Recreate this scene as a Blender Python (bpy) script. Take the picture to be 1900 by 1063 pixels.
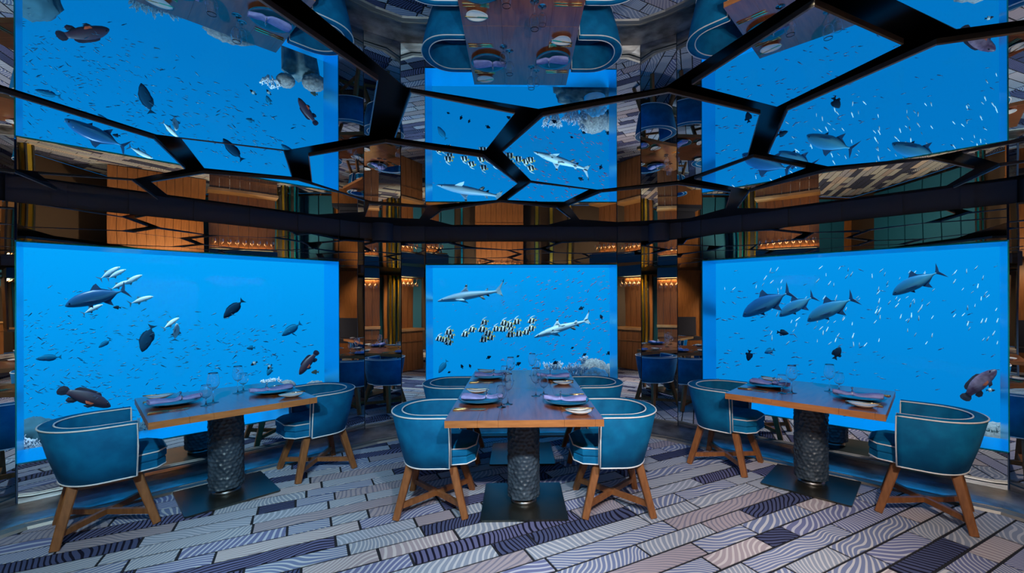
import bpy, math, random
from mathutils import Vector, Matrix
import numpy as np

R = math.radians
random.seed(7)
scene = bpy.context.scene
for o in list(bpy.data.objects):
    bpy.data.objects.remove(o)
col = scene.collection

# ------------------------------------------------------------------ camera
FPX, PPX, HZY = 801.6451, 977.5943, 560.7866          # focal length / principal point / horizon (1900 x 1063)
YAW, ROLL = 0.0231, -0.0036
CAM = Vector((-0.0605, 0.0, 1.4813))
cam_d = bpy.data.cameras.new('camera'); cam_d.sensor_width = 36.0; cam_d.lens = FPX / 1900 * 36.0
cam_d.shift_x = (950 - PPX) / 1900; cam_d.shift_y = (HZY - 531.5) / 1900
cam_d.clip_start = 0.02
cam = bpy.data.objects.new('camera', cam_d); col.objects.link(cam)
cam.matrix_world = Matrix.Translation(CAM) @ (Matrix.Rotation(-YAW, 4, 'Z') @ Matrix.Rotation(R(90), 4, 'X') @ Matrix.Rotation(ROLL, 4, 'Z'))
scene.camera = cam

# ------------------------------------------------------------------ world: the sea all round the room
world = bpy.data.worlds.new('sea'); scene.world = world; world.use_nodes = True
nt = world.node_tree; nt.nodes.clear()
out = nt.nodes.new('ShaderNodeOutputWorld'); bg = nt.nodes.new('ShaderNodeBackground')
tc = nt.nodes.new('ShaderNodeTexCoord'); sp = nt.nodes.new('ShaderNodeSeparateXYZ')
mr = nt.nodes.new('ShaderNodeMapRange'); rp = nt.nodes.new('ShaderNodeValToRGB')
mr.inputs['From Min'].default_value = -0.5; mr.inputs['From Max'].default_value = 0.5
rp.color_ramp.elements[0].color = (0.0010, 0.215, 0.61, 1); rp.color_ramp.elements[0].position = 0.15
rp.color_ramp.elements[1].color = (0.0015, 0.40, 1.0, 1); rp.color_ramp.elements[1].position = 0.72
e = rp.color_ramp.elements.new(0.48); e.color = (0.0012, 0.300, 0.80, 1)
nt.links.new(tc.outputs['Generated'], sp.inputs[0]); nt.links.new(sp.outputs['Z'], mr.inputs['Value'])
mx_ = nt.nodes.new('ShaderNodeMath'); mx_.operation = 'MULTIPLY_ADD'; mx_.inputs[1].default_value = -0.14
nt.links.new(sp.outputs['X'], mx_.inputs[0]); nt.links.new(mr.outputs[0], mx_.inputs[2])
nt.links.new(mx_.outputs[0], rp.inputs[0]); nt.links.new(rp.outputs[0], bg.inputs[0]); nt.links.new(bg.outputs[0], out.inputs[0])
bg.inputs[1].default_value = 1.0

# daylight filtering down over the roof through the water onto fish and reef (the roof keeps it out of the room)
sun_d = bpy.data.lights.new('sun', 'SUN'); sun_d.energy = 7.0; sun_d.color = (0.66, 0.88, 1.0); sun_d.angle = R(15)
sun = bpy.data.objects.new('sun', sun_d); col.objects.link(sun); sun.rotation_euler = (R(20), 0, 0)

def spot(name, loc, target, power, color, cone=95, soft=0.05):
    d = bpy.data.lights.new(name, 'SPOT'); d.energy = power; d.color = color; d.spot_size = R(cone); d.spot_blend = 0.8; d.shadow_soft_size = soft
    o = bpy.data.objects.new(name, d); col.objects.link(o); o.location = loc
    o.rotation_euler = (Vector(target) - Vector(loc)).to_track_quat('-Z', 'Y').to_euler()
    return o
# unseen fill spots added overhead, with amber ones for the mirrored back room
WARM = (1.0, 0.90, 0.82)
COOL, MID = (0.60, 0.88, 1.0), (0.92, 0.92, 0.97)
for sx_, sy_, tx_, pw_, c_ in ((-1.30, 0.80, -2.6, 230, COOL), (-0.70, 0.72, -0.8, 210, COOL), (0.35, 0.72, 0.3, 170, MID), (0.95, 0.72, 0.9, 190, WARM), (1.35, 0.80, 2.6, 185, WARM)):
    spot('fill_spot', (sx_, sy_, 2.33), (tx_, 2.75, 0.1), pw_, c_, 66)
AMBER = (1.0, 0.70, 0.38)
for s_ in (-1, 1):
    spot('side_wall_spot', (s_ * 4.6, 1.9, 2.33), (s_ * 5.6, 2.1, 1.2), 60, AMBER, 100)
    spot('column_fill_spot', (s_ * 3.9, 0.3, 2.33), (s_ * 4.8, 0.0, 0.9), 260, AMBER, 100)  # added, unseen: brightens the gold columns in the corner mirrors
    spot('bar_fill_spot', (s_ * 0.70, 1.15, 2.294), (s_ * 2.05, 0.95, 1.15), 70, AMBER, 62)  # added, unseen: brightens the bar fronts that the mirror strips show
    spot('back_room_spot', (s_ * 2.9, -1.2, 2.33), (s_ * 3.4, -2.2, 1.0), 240, AMBER, 120)
    spot('entrance_fill_spot', (s_ * 1.4, -1.9, 2.29), (s_ * 1.4, -3.2, 0.9), 150, AMBER, 120)
spot('entrance_fill_spot', (-0.6, -2.2, 2.29), (-0.6, -3.2, 1.2), 120, AMBER, 110)  # entrance spots are added to brighten the back wall for the mirrors

scene.view_settings.view_transform = 'Standard'; scene.view_settings.look = 'None'
scene.view_settings.gamma = 1.0; scene.view_settings.use_curve_mapping = False
scene.view_settings.exposure = 0.0
cy = scene.cycles
cy.max_bounces = 14; cy.glossy_bounces = 10; cy.diffuse_bounces = 4; cy.transparent_max_bounces = 24
cy.transmission_bounces = 10; cy.sample_clamp_indirect = 6.0

# ------------------------------------------------------------------ measuring helpers
def ray(px, py):
    a, b = px - PPX, py - HZY
    u = a * math.cos(ROLL) + b * math.sin(ROLL); v = -a * math.sin(ROLL) + b * math.cos(ROLL)
    X, Z = u / FPX, -v / FPX; c, s = math.cos(YAW), math.sin(YAW)
    return Vector((c * X + s, -s * X + c, Z))
def at_z(px, py, z):
    d = ray(px, py); return CAM + d * ((z - CAM.z) / d.z)
def at_plane(px, py, p0, n):
    d = ray(px, py); return CAM + d * ((p0 - CAM).dot(n) / d.dot(n))

# ------------------------------------------------------------------ materials
MATS = {}
def M(name, color=(0.8, 0.8, 0.8), rough=0.5, metal=0.0, coat=0.0, spec=0.5, emit=None, estr=0.0, sheen=0.0):
    if name in MATS: return MATS[name]
    m = bpy.data.materials.new(name); m.use_nodes = True
    b = m.node_tree.nodes['Principled BSDF']
    b.inputs['Base Color'].default_value = (*color, 1); b.inputs['Roughness'].default_value = rough
    b.inputs['Metallic'].default_value = metal; b.inputs['Specular IOR Level'].default_value = spec
    if coat: b.inputs['Coat Weight'].default_value = coat; b.inputs['Coat Roughness'].default_value = 0.28
    if emit: b.inputs['Emission Color'].default_value = (*emit, 1); b.inputs['Emission Strength'].default_value = estr
    if sheen: b.inputs['Sheen Weight'].default_value = sheen; b.inputs['Sheen Roughness'].default_value = 0.4
    MATS[name] = m; return m
def N(m, t): return m.node_tree.nodes.new(t)
def L(m, a, b): m.node_tree.links.new(a, b)
def ramp(m, stops, mode='LINEAR'):
    r = N(m, 'ShaderNodeValToRGB'); cr = r.color_ramp; cr.interpolation = mode
    while len(cr.elements) < len(stops): cr.elements.new(0.5)
    for el, (p, c) in zip(cr.elements, stops): el.position = p; el.color = (*c, 1)
    return r
def B(m): return m.node_tree.nodes['Principled BSDF']
def add_noise_color(m, c1, c2, scale=(4, 4, 4), nscale=3.0, detail=4, coord='Object', lo=0.35, hi=0.65):
    t = N(m, 'ShaderNodeTexCoord'); mp = N(m, 'ShaderNodeMapping'); mp.inputs['Scale'].default_value = scale
    n = N(m, 'ShaderNodeTexNoise'); n.inputs['Scale'].default_value = nscale; n.inputs['Detail'].default_value = detail
    r = ramp(m, [(lo, c1), (hi, c2)])
    L(m, t.outputs[coord], mp.inputs[0]); L(m, mp.outputs[0], n.inputs['Vector']); L(m, n.outputs['Fac'], r.inputs[0])
    L(m, r.outputs[0], B(m).inputs['Base Color']); return n
def add_bump(m, src, strength=0.3, dist=0.005):
    bp = N(m, 'ShaderNodeBump'); bp.inputs['Strength'].default_value = strength; bp.inputs['Distance'].default_value = dist
    L(m, src, bp.inputs['Height']); L(m, bp.outputs[0], B(m).inputs['Normal'])

mirror = M('mirror', (0.80, 0.84, 0.86), 0.0, 1.0)
t = N(mirror, 'ShaderNodeTexCoord'); n = N(mirror, 'ShaderNodeTexNoise'); n.inputs['Scale'].default_value = 1.6; n.inputs['Detail'].default_value = 0
L(mirror, t.outputs['Object'], n.inputs['Vector']); add_bump(mirror, n.outputs['Fac'], 0.25, 0.006)
cmirror = M('ceiling_mirror', (0.80, 0.86, 0.90), 0.0, 1.0)
glass_edge = M('glass_edge', (0.17, 0.20, 0.24), 0.22, 0.5)
black = M('black_paint', (0.004, 0.0045, 0.006), 0.3, 0.0, spec=0.3)
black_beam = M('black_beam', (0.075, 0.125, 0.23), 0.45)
bead_steel = M('bead_steel', (0.30, 0.29, 0.28), 0.55, 1.0)
steel = M('steel_plinth', (0.42, 0.43, 0.45), 0.36, 1.0)
n = add_noise_color(steel, (0.20, 0.20, 0.21), (0.55, 0.55, 0.57), (1, 1, 6), 5.0)
acrylic = M('acrylic_edge', (0.02, 0.74, 0.98), 0.28, 1.0)
velvet = M('teal_velvet', (0.004, 0.105, 0.19), 0.75, spec=0.15)
n = add_noise_color(velvet, (0.001, 0.110, 0.26), (0.002, 0.172, 0.375), (1, 1, 1), 9.0, 5)
n2 = N(velvet, 'ShaderNodeTexNoise'); n2.inputs['Scale'].default_value = 160; add_bump(velvet, n2.outputs['Fac'], 0.15, 0.002)
piping = M('white_piping', (0.80, 0.80, 0.80), 0.5)
def wood(name, c1, c2, axis=(1, 14, 14), rough=0.4, coat=0.0, nscale=4.0):
    m = M(name, c1, rough, coat=coat); n = add_noise_color(m, c1, c2, axis, nscale, 6, lo=0.3, hi=0.7)
    add_bump(m, n.outputs['Fac'], 0.12, 0.002); return m
leg_wood = wood('oak_leg', (0.17, 0.058, 0.016), (0.29, 0.11, 0.034), (10, 10, 1.5), 0.45)
table_wood = wood('table_wood', (0.13, 0.030, 0.012), (0.25, 0.070, 0.025), (9, 0.9, 9), 0.20, 0.6)
edge_wood = wood('table_edge_wood', (0.34, 0.12, 0.035), (0.48, 0.19, 0.06), (2, 2, 14), 0.4)
panel_wood = wood('bar_wood', (0.20, 0.075, 0.022), (0.33, 0.13, 0.042), (12, 12, 1.0), 0.4)
counter_wood = wood('counter_wood', (0.42, 0.22, 0.09), (0.55, 0.30, 0.13), (2, 2, 2), 0.35)
column_mat = M('hammered_column', (0.035, 0.042, 0.052), 0.42, 0.0, spec=0.6)
n = add_noise_color(column_mat, (0.018, 0.032, 0.050), (0.045, 0.070, 0.100), (1, 1, 1), 14, 3)
bronze = M('bronze_plate', (0.10, 0.10, 0.09), 0.30, 0.9)
n = add_noise_color(bronze, (0.035, 0.085, 0.095), (0.13, 0.12, 0.10), (1, 1, 1), 2.2, 3)
gold = M('gold_cutlery', (0.92, 0.62, 0.25), 0.16, 1.0)
brass = M('gold_mirror', (0.95, 0.68, 0.08), 0.26, 1.0)
darkglass = M('dark_glass', (0.02, 0.022, 0.025), 0.06, 0.0, spec=0.8)
plate_blue = M('blue_glass_plate', (0.008, 0.10, 0.17), 0.12, coat=0.6)
porcelain = M('white_porcelain', (0.80, 0.78, 0.75), 0.2, coat=0.4)
linen = M('lilac_linen', (0.36, 0.36, 0.68), 0.8)
n = add_noise_color(linen, (0.27, 0.30, 0.66), (0.36, 0.38, 0.80), (1, 1, 1), 30, 3)
silver = M('silver_ring', (0.75, 0.74, 0.7), 0.2, 1.0)
teal_wall = M('teal_padding', (0.002, 0.10, 0.20), 0.7)
navy = M('navy_cloth', (0.012, 0.018, 0.05), 0.8)
wall_dark = M('dark_wall', (0.05, 0.03, 0.02), 0.5)
lamp_glow = M('warm_lamp', (1, 0.8, 0.5), 0.5, emit=(1.0, 0.62, 0.25), estr=40.0)
joint_mat = M('carpet_joint', (0.006, 0.007, 0.014), 0.95)
sand = M('outer_shell', (0.10, 0.12, 0.14), 0.9)

def thin_glass(name, tint, base, edge, power):
    """clear pane: tinted see-through with a mirror sheen that grows towards grazing view"""
    m = bpy.data.materials.new(name); m.use_nodes = True; ntr = m.node_tree; ntr.nodes.clear()
    o = ntr.nodes.new('ShaderNodeOutputMaterial'); mx = ntr.nodes.new('ShaderNodeMixShader')
    tr = ntr.nodes.new('ShaderNodeBsdfTransparent'); gl = ntr.nodes.new('ShaderNodeBsdfGlossy'); lw = ntr.nodes.new('ShaderNodeLayerWeight')
    pw = ntr.nodes.new('ShaderNodeMath'); pw.operation = 'POWER'; pw.inputs[1].default_value = power
    ma = ntr.nodes.new('ShaderNodeMath'); ma.operation = 'MULTIPLY_ADD'; ma.inputs[1].default_value = edge; ma.inputs[2].default_value = base
    tr.inputs[0].default_value = (*tint, 1); gl.inputs['Roughness'].default_value = 0.07 if 'drink' in name else 0.01; lw.inputs[0].default_value = 0.5
    ntr.links.new(lw.outputs['Facing'], pw.inputs[0]); ntr.links.new(pw.outputs[0], ma.inputs[0]); ntr.links.new(ma.outputs[0], mx.inputs[0])
    ntr.links.new(tr.outputs[0], mx.inputs[1]); ntr.links.new(gl.outputs[0], mx.inputs[2])
    ntr.links.new(mx.outputs[0], o.inputs[0]); MATS[name] = m; return m
pane_glass = thin_glass('window_pane', (0.72, 0.96, 1.0), 0.006, 0.3, 5.0)  # tint stands in for the water soaking up red light
glass_mat = bpy.data.materials.new('drinking_glass'); glass_mat.use_nodes = True
_g = glass_mat.node_tree.nodes['Principled BSDF']; _g.inputs['Base Color'].default_value = (1, 1, 1, 1); _g.inputs['Roughness'].default_value = 0.0
_g.inputs['IOR'].default_value = 1.48; _g.inputs['Transmission Weight'].default_value = 1.0

# carpet: each printed plank carries its own uv (grain turned at random) and colour
carpet = M('carpet', (0.4, 0.4, 0.45), 0.95, spec=0.1)
uvn = N(carpet, 'ShaderNodeUVMap'); uvn.uv_map = 'grain'
at_ = N(carpet, 'ShaderNodeAttribute'); at_.attribute_name = 'plank'
wv = N(carpet, 'ShaderNodeTexWave'); wv.wave_type = 'BANDS'; wv.bands_direction = 'X'
wv.inputs['Scale'].default_value = 11.0; wv.inputs['Distortion'].default_value = 20.0
wv.inputs['Detail'].default_value = 0.4; wv.inputs['Detail Scale'].default_value = 0.30
sepc = N(carpet, 'ShaderNodeSeparateColor')
L(carpet, uvn.outputs[0], wv.inputs['Vector']); L(carpet, at_.outputs['Color'], sepc.inputs[0])
base_r = ramp(carpet, [(0.0, (0.27, 0.31, 0.40)), (0.24, (0.17, 0.21, 0.36)), (0.42, (0.38, 0.33, 0.37)), (0.60, (0.16, 0.18, 0.34)),
                       (0.72, (0.30, 0.34, 0.43)), (0.76, (0.07, 0.085, 0.18)), (0.90, (0.125, 0.13, 0.26))], 'CONSTANT')
line_r = ramp(carpet, [(0.0, (0.52, 0.53, 0.58)), (0.42, (0.58, 0.54, 0.56)), (0.50, (0.22, 0.21, 0.28)), (0.60, (0.48, 0.50, 0.60)), (0.76, (0.010, 0.010, 0.025))], 'CONSTANT')
thr = ramp(carpet, [(0.64, (0, 0, 0)), (0.76, (1, 1, 1))])
mix = N(carpet, 'ShaderNodeMix'); mix.data_type = 'RGBA'
L(carpet, sepc.outputs[0], base_r.inputs[0]); L(carpet, sepc.outputs[0], line_r.inputs[0])
L(carpet, wv.outputs['Fac'], thr.inputs[0]); L(carpet, thr.outputs[0], mix.inputs['Factor'])
L(carpet, base_r.outputs[0], mix.inputs['A']); L(carpet, line_r.outputs[0], mix.inputs['B'])
L(carpet, mix.outputs['Result'], B(carpet).inputs['Base Color'])
nz = N(carpet, 'ShaderNodeTexNoise'); nz.inputs['Scale'].default_value = 420; add_bump(carpet, nz.outputs['Fac'], 0.4, 0.003)

# ------------------------------------------------------------------ mesh helpers
class MB:
    def __init__(s): s.v, s.f, s.m, s.sm = [], [], [], []
    def add(s, vs, fs, mi=0, smooth=False):
        o = len(s.v); s.v += [tuple(v) for v in vs]
        for f in fs: s.f.append(tuple(i + o for i in f)); s.m.append(mi); s.sm.append(smooth)
    def box(s, c, d, mi=0, rot=None):
        vs = [Vector((x * d[0] / 2, y * d[1] / 2, z * d[2] / 2)) for z in (-1, 1) for y in (-1, 1) for x in (-1, 1)]
        if rot is not None: vs = [rot @ v for v in vs]
        s.add([v + Vector(c) for v in vs], [(0, 2, 3, 1), (4, 5, 7, 6), (0, 1, 5, 4), (2, 6, 7, 3), (0, 4, 6, 2), (1, 3, 7, 5)], mi)
    def prism(s, poly, z0, z1, mi=0, mi_side=None):
        n = len(poly); a = sum(poly[i][0] * poly[(i + 1) % n][1] - poly[(i + 1) % n][0] * poly[i][1] for i in range(n))
        if a < 0: poly = poly[::-1]
        vs = [(p[0], p[1], z0) for p in poly] + [(p[0], p[1], z1) for p in poly]
        s.add(vs, [tuple(range(n))[::-1], tuple(range(n, 2 * n))], mi)
        o = len(s.v) - 2 * n
        for i in range(n):
            j = (i + 1) % n; s.f.append((o + i, o + j, o + n + j, o + n + i)); s.m.append(mi if mi_side is None else mi_side); s.sm.append(False)
    def loft(s, rings, mi=0, smooth=True, closed=True, cap=True):
        n = len(rings[0]); o = len(s.v)
        for r in rings: s.v += [tuple(p) for p in r]
        for i in range(len(rings) - 1):
            for j in range(n if closed else n - 1):
                k = (j + 1) % n; s.f.append((o + i * n + j, o + i * n + k, o + (i + 1) * n + k, o + (i + 1) * n + j)); s.m.append(mi); s.sm.append(smooth)
        if cap and closed:
            s.f.append(tuple(o + j for j in range(n))[::-1]); s.m.append(mi); s.sm.append(False)
            q = o + (len(rings) - 1) * n; s.f.append(tuple(q + j for j in range(n))); s.m.append(mi); s.sm.append(False)
    def lathe(s, prof, seg=24, mi=0, smooth=True, cap=False, c=(0, 0, 0)):
        rings = [[(c[0] + r * math.cos(2 * math.pi * k / seg), c[1] + r * math.sin(2 * math.pi * k / seg), c[2] + z) for k in range(seg)] for r, z in prof]
        s.loft(rings, mi, smooth, True, cap)
    def tube(s, path, r, seg=6, closed=False, mi=0, smooth=True):
        P = [Vector(p) for p in path]; n = len(P); rings = []
        up = Vector((0, 0, 1)); rr = r if hasattr(r, '__len__') else [r] * n
        for i in range(n):
            a = P[(i - 1) % n] if (closed or i > 0) else P[i]; b = P[(i + 1) % n] if (closed or i < n - 1) else P[i]
            t = (b - a); t = t.normalized() if t.length > 1e-9 else Vector((1, 0, 0))
            x = t.cross(up)
            if x.length < 1e-3: x = t.cross(Vector((1, 0, 0)))
            x.normalize(); y = x.cross(t)
            rings.append([P[i] + (x * math.cos(2 * math.pi * k / seg) + y * math.sin(2 * math.pi * k / seg)) * rr[i] for k in range(seg)])
        if closed: rings.append(rings[0])
        s.loft(rings, mi, smooth, True, not closed)
    def mesh(s, name, mats):
        me = bpy.data.meshes.new(name); me.from_pydata(s.v, [], s.f)
        for m in (mats if isinstance(mats, (list, tuple)) else [mats]): me.materials.append(m)
        me.polygons.foreach_set('material_index', s.m); me.polygons.foreach_set('use_smooth', s.sm)
        me.update(); return me
    def build(s, name, mats, parent=None): return obj(name, s.mesh(name, mats), parent)
def obj(name, me, parent=None, loc=None, rot=None, mat=None):
    o = bpy.data.objects.new(name, me); col.objects.link(o)
    if parent is not None: o.parent = parent
    if loc is not None: o.location = loc
    if rot is not None: o.rotation_euler = rot
    return o
def tag(o, label=None, cat=None, group=None, kind=None):
    if label: o['label'] = label
    if cat: o['category'] = cat
    if group: o['group'] = group
    if kind: o['kind'] = kind
    return o
def empty(name, loc=(0, 0, 0), rz=0.0):
    o = bpy.data.objects.new(name, None); col.objects.link(o); o.location = loc; o.rotation_euler = (0, 0, rz); o.empty_display_size = 0.1; return o
def copy_tree(o, parent=None):
    c = o.copy(); col.objects.link(c); c.parent = parent
    for ch in list(o.children): copy_tree(ch, c)
    return c

# ================================================================== THE SETTING
H = 2.299                                   # underside of the mirrored ceiling panels
ZT, ZB, ZM, Z0 = 1.923, 0.3535, 2.204, 0.063   # window top / bottom, mirror top / bottom
C0 = Vector((-1.417, 5.100, 0)); C1 = Vector((1.417, 5.100, 0)); W0 = Vector((-1.133, 5.117, 0)); W1 = Vector((1.133, 5.117, 0))
Lm = Vector((-1.767, 4.876, 0)); Le = Vector((-3.602, 3.135, 0)); Ln = Vector((-3.76, 2.757, 0))
Rm = Vector((1.767, 4.876, 0)); Re = Vector((3.602, 3.135, 0)); Rn = Vector((3.76, 2.757, 0))
BL = Vector((-3.90, 2.40, 0)); BR = Vector((3.90, 2.40, 0))
BY = -3.7

# floor base + printed carpet planks
floor = empty('floor'); tag(floor, 'carpet printed with grey blue and lilac wood grain planks outlined in black', None, None, 'structure')
ROOM = [BL, Ln, Le, Lm, C0, W0, W1, C1, Rm, Re, Rn, BR]
room_poly = [(p.x, p.y) for p in ROOM] + [(5.6, 2.40), (5.6, BY), (-5.6, BY), (-5.6, 2.40)]
def inside(x, y, poly=room_poly):
    r_ = False; n_ = len(poly)
    for i in range(n_):
        (x1, y1), (x2, y2) = poly[i], poly[(i + 1) % n_]
        if (y1 > y) != (y2 > y) and x < (x2 - x1) * (y - y1) / (y2 - y1) + x1: r_ = not r_
    return r_
b = MB(); b.prism(room_poly, -0.104, -0.004); b.build('floor_base', joint_mat, floor)
ang = R(26.0); ru = Vector((math.cos(ang), math.sin(ang), 0)); rv = Vector((-math.sin(ang), math.cos(ang), 0))
planks = []; W = 0.138; rnd = random.Random(11)
for row in range(-50, 57):
    v0 = row * W; u = -7.0 + rnd.random()
    while u < 7.5:
        ln = rnd.choice((0.26, 0.36, 0.45, 0.55, 0.68, 0.85, 1.05)) * rnd.uniform(0.9, 1.1)
        c = ru * (u + ln / 2) + rv * (v0 + W / 2)
        if all(inside(*(ru * (u + ln * fa) + rv * (v0 + W * fb)).xy) for fa in (0, 1) for fb in (0, 1)): planks.append((u, ln, v0, c))
        else:                                    # cut the plank where it runs under the plinth
            k_ = 4
            for q_ in range(k_):
                u2, l2 = u + ln * q_ / k_, ln / k_; keep_ = [q for q in range(k_) if all(inside(*(ru * (u + ln * (q + fa) / k_) + rv * (v0 + W * fb)).xy) for fa in (0, 1) for fb in (0, 1))]
            if keep_:
                u2, l2 = u + ln * keep_[0] / k_, ln * (keep_[-1] - keep_[0] + 1) / k_
                planks.append((u2, l2, v0, ru * (u2 + l2 / 2) + rv * (v0 + W / 2)))
        u += ln
def plank_geo(mb, uvs, cols, u, ln, v0):
    g = 0.0078; wob = lambda: rnd.uniform(-0.002, 0.002)
    pts = [(u + g + wob(), v0 + g + wob()), (u + ln - g + wob(), v0 + g + wob()), (u + ln - g + wob(), v0 + W - g + wob()), (u + g + wob(), v0 + W - g + wob())]
    top = [ru * a + rv * c for a, c in pts]
    vs = [(p.x, p.y, -0.004) for p in top] + [(p.x, p.y, 0.0) for p in top]
    mb.add(vs, [(4, 5, 6, 7), (0, 1, 5, 4), (1, 2, 6, 5), (2, 3, 7, 6), (3, 0, 4, 7)])
    th = rnd.choice((rnd.uniform(-0.5, 0.5), rnd.uniform(0.9, 1.5), rnd.uniform(-1.5, -0.9), rnd.uniform(0.4, 1.0)))
    ox, oy = rnd.uniform(0, 50), rnd.uniform(0, 50); sc = rnd.uniform(0.75, 1.25)
    q = [((a * math.cos(th) - c * math.sin(th)) * sc + ox, (a * math.sin(th) + c * math.cos(th)) * sc + oy) for a, c in [(p[0] - u, p[1] - v0) for p in pts]]
    for f in [(0, 1, 2, 3), (0, 1, 1, 0), (1, 2, 2, 1), (2, 3, 3, 2), (3, 0, 0, 3)]:
        uvs += [q[i] for i in f]
    k = rnd.random(); cols += [k] * 20
def finish_plank(mb, uvs, cols, name):
    me = mb.mesh(name, carpet); uv = me.uv_layers.new(name='grain')
    uv.data.foreach_set('uv', [x for q in uvs for x in q])
    ca = me.color_attributes.new('plank', 'FLOAT_COLOR', 'CORNER'); ca.data.foreach_set('color', [x for k in cols for x in (k, k, k, 1.0)])
    return obj(name, me, floor)
def proj_px(p):
    d = p - CAM; c, s = math.cos(YAW), math.sin(YAW); X = c * d.x - s * d.y; Y = s * d.x + c * d.y
    return (PPX + FPX * X / Y, HZY - FPX * d.z / Y, Y) if Y > 0.1 else None
def plank_rank(p):
    q = proj_px(p[3])
    if not q or not (-60 < q[0] < 1960) or q[1] > 1090: return 1e9
    return q[2]
planks.sort(key=plank_rank)
rest, ru_, rc_ = MB(), [], []
for i, (u, ln, v0, c) in enumerate(planks):
    if i < 300 and plank_rank(planks[i]) < 1e8:
        mb, uvs, cs = MB(), [], []; plank_geo(mb, uvs, cs, u, ln, v0); finish_plank(mb, uvs, cs, 'carpet_plank')
    else: plank_geo(rest, ru_, rc_, u, ln, v0)
tag(finish_plank(rest, ru_, rc_, 'carpet_planks_beyond'), kind='stuff')

# mirrored walls ----------------------------------------------------------------------------------------------
def pane(parent, a, b_, z0, z1, name='mirror_pane', mat=mirror, th=0.02, gap=0.0015):
    """flat mirror slab standing on the line a-b (room side on the right hand when walking a->b is inward)"""
    d = (b_ - a); ln = d.length; d.normalize(); n = Vector((d.y, -d.x, 0))       # n points into the room
    mb = MB(); g = gap
    for (z, ) in ((0,),):
        p = [a + d * g, b_ - d * g]
        f = [(p[0].x, p[0].y, z0 + g), (p[1].x, p[1].y, z0 + g), (p[1].x, p[1].y, z1 - g), (p[0].x, p[0].y, z1 - g)]
        bk = [(x - n.x * th, y - n.y * th, zz) for x, y, zz in f]
        ch = 0.003
        fr = [(p[0].x + d.x * ch, p[0].y + d.y * ch, z0 + g + ch), (p[1].x - d.x * ch, p[1].y - d.y * ch, z0 + g + ch),
              (p[1].x - d.x * ch, p[1].y - d.y * ch, z1 - g - ch), (p[0].x + d.x * ch, p[0].y + d.y * ch, z1 - g - ch)]
        f = [(x - n.x * 0.003, y - n.y * 0.003, zz) for x, y, zz in f]
        mb.add(fr + f + bk, [(0, 1, 2, 3)], 0)
        o = len(mb.v) - 12
        for i in range(4):
            j = (i + 1) % 4
            mb.f += [(o + 4 + i, o + 4 + j, o + j, o + i), (o + 8 + i, o + 8 + j, o + 4 + j, o + 4 + i)]; mb.m += [1, 1]; mb.sm += [False, False]
        mb.f.append((o + 11, o + 10, o + 9, o + 8)); mb.m.append(1); mb.sm.append(False)
    return mb.build(name, [mat, glass_edge], parent)

def window_wall(name, wname, a, b_, s1, s2, label, wlabel):
    """a->b runs left to right as seen from the room; window between s1 and s2 along it"""
    d = (b_ - a).normalized(); n = Vector((d.y, -d.x, 0)); ln = (b_ - a).length
    w = empty(name); tag(w, label, None, None, 'structure')
    p1, p2 = a + d * s1, a + d * s2
    if s1 > 0.02: pane(w, a, p1, Z0, ZM)
    if ln - s2 > 0.02: pane(w, p2, b_, Z0, ZM)
    pane(w, p1, p2, ZT, ZM); pane(w, p1, p2, Z0, ZB)
    win = empty(wname); tag(win, wlabel, None, None, 'structure')
    DP = 0.42
    q1, q2 = p1 - n * DP, p2 - n * DP
    def quad(pts, nm):
        mb = MB(); vs = [Vector(p) for p in pts]
        nn = (vs[1] - vs[0]).cross(vs[3] - vs[0]).normalized() * 0.012
        mb.add([tuple(v) for v in vs] + [tuple(v - nn) for v in vs], [(0, 1, 2, 3), (7, 6, 5, 4), (4, 5, 1, 0), (5, 6, 2, 1), (6, 7, 3, 2), (7, 4, 0, 3)])
        return mb.build(nm, acrylic, win)
    z = lambda p, h: (p.x, p.y, h)
    quad([z(p1, ZB), z(p2, ZB), z(q2, ZB), z(q1, ZB)], 'sill_edge')
    quad([z(p1, ZT), z(q1, ZT), z(q2, ZT), z(p2, ZT)], 'head_edge')
    quad([z(p1, ZB), z(q1, ZB), z(q1, ZT), z(p1, ZT)], 'side_edge')
    quad([z(p2, ZB), z(p2, ZT), z(q2, ZT), z(q2, ZB)], 'side_edge')
    mb = MB(); m1, m2 = p1 - n * 0.41, p2 - n * 0.41
    mb.add([z(m1, ZB), z(m2, ZB), z(m2, ZT), z(m1, ZT)], [(0, 1, 2, 3)]); mb.build('pane', pane_glass, win)
    # opaque hull behind the mirrors, around the opening
    hull = MB()
    def slab(x0, x1, z0, z1):
        A, Bq = a + d * x0 - n * 0.05, a + d * x1 - n * 0.05; A2, B2 = A - n * 0.15, Bq - n * 0.15
        hull.prism([(A.x, A.y), (Bq.x, Bq.y), (B2.x, B2.y), (A2.x, A2.y)], z0, z1)
    slab(-0.05, ln + 0.05, -0.1, ZB - 0.015); slab(-0.05, ln + 0.05, ZT + 0.015, 2.43)
    if s1 > 0.05: slab(-0.05, s1 - 0.015, ZB - 0.015, ZT + 0.015)
    if ln - s2 > 0.05: slab(s2 + 0.015, ln + 0.05, ZB - 0.015, ZT + 0.015)
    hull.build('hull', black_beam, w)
    # portal
    pd = bpy.data.lights.new('portal', 'AREA'); pd.shape = 'RECTANGLE'; pd.size = s2 - s1; pd.size_y = ZT - ZB; pd.cycles.is_portal = True
    po = bpy.data.objects.new('window_portal', pd); col.objects.link(po)
    cpt = (p1 + p2) / 2 - n * 0.40; po.location = (cpt.x, cpt.y, (ZT + ZB) / 2)
    po.rotation_euler = n.to_track_quat('-Z', 'Y').to_euler()
    return dict(p=(p1 + p2) / 2, d=d, n=-n, a=p1, b=p2)

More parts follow.
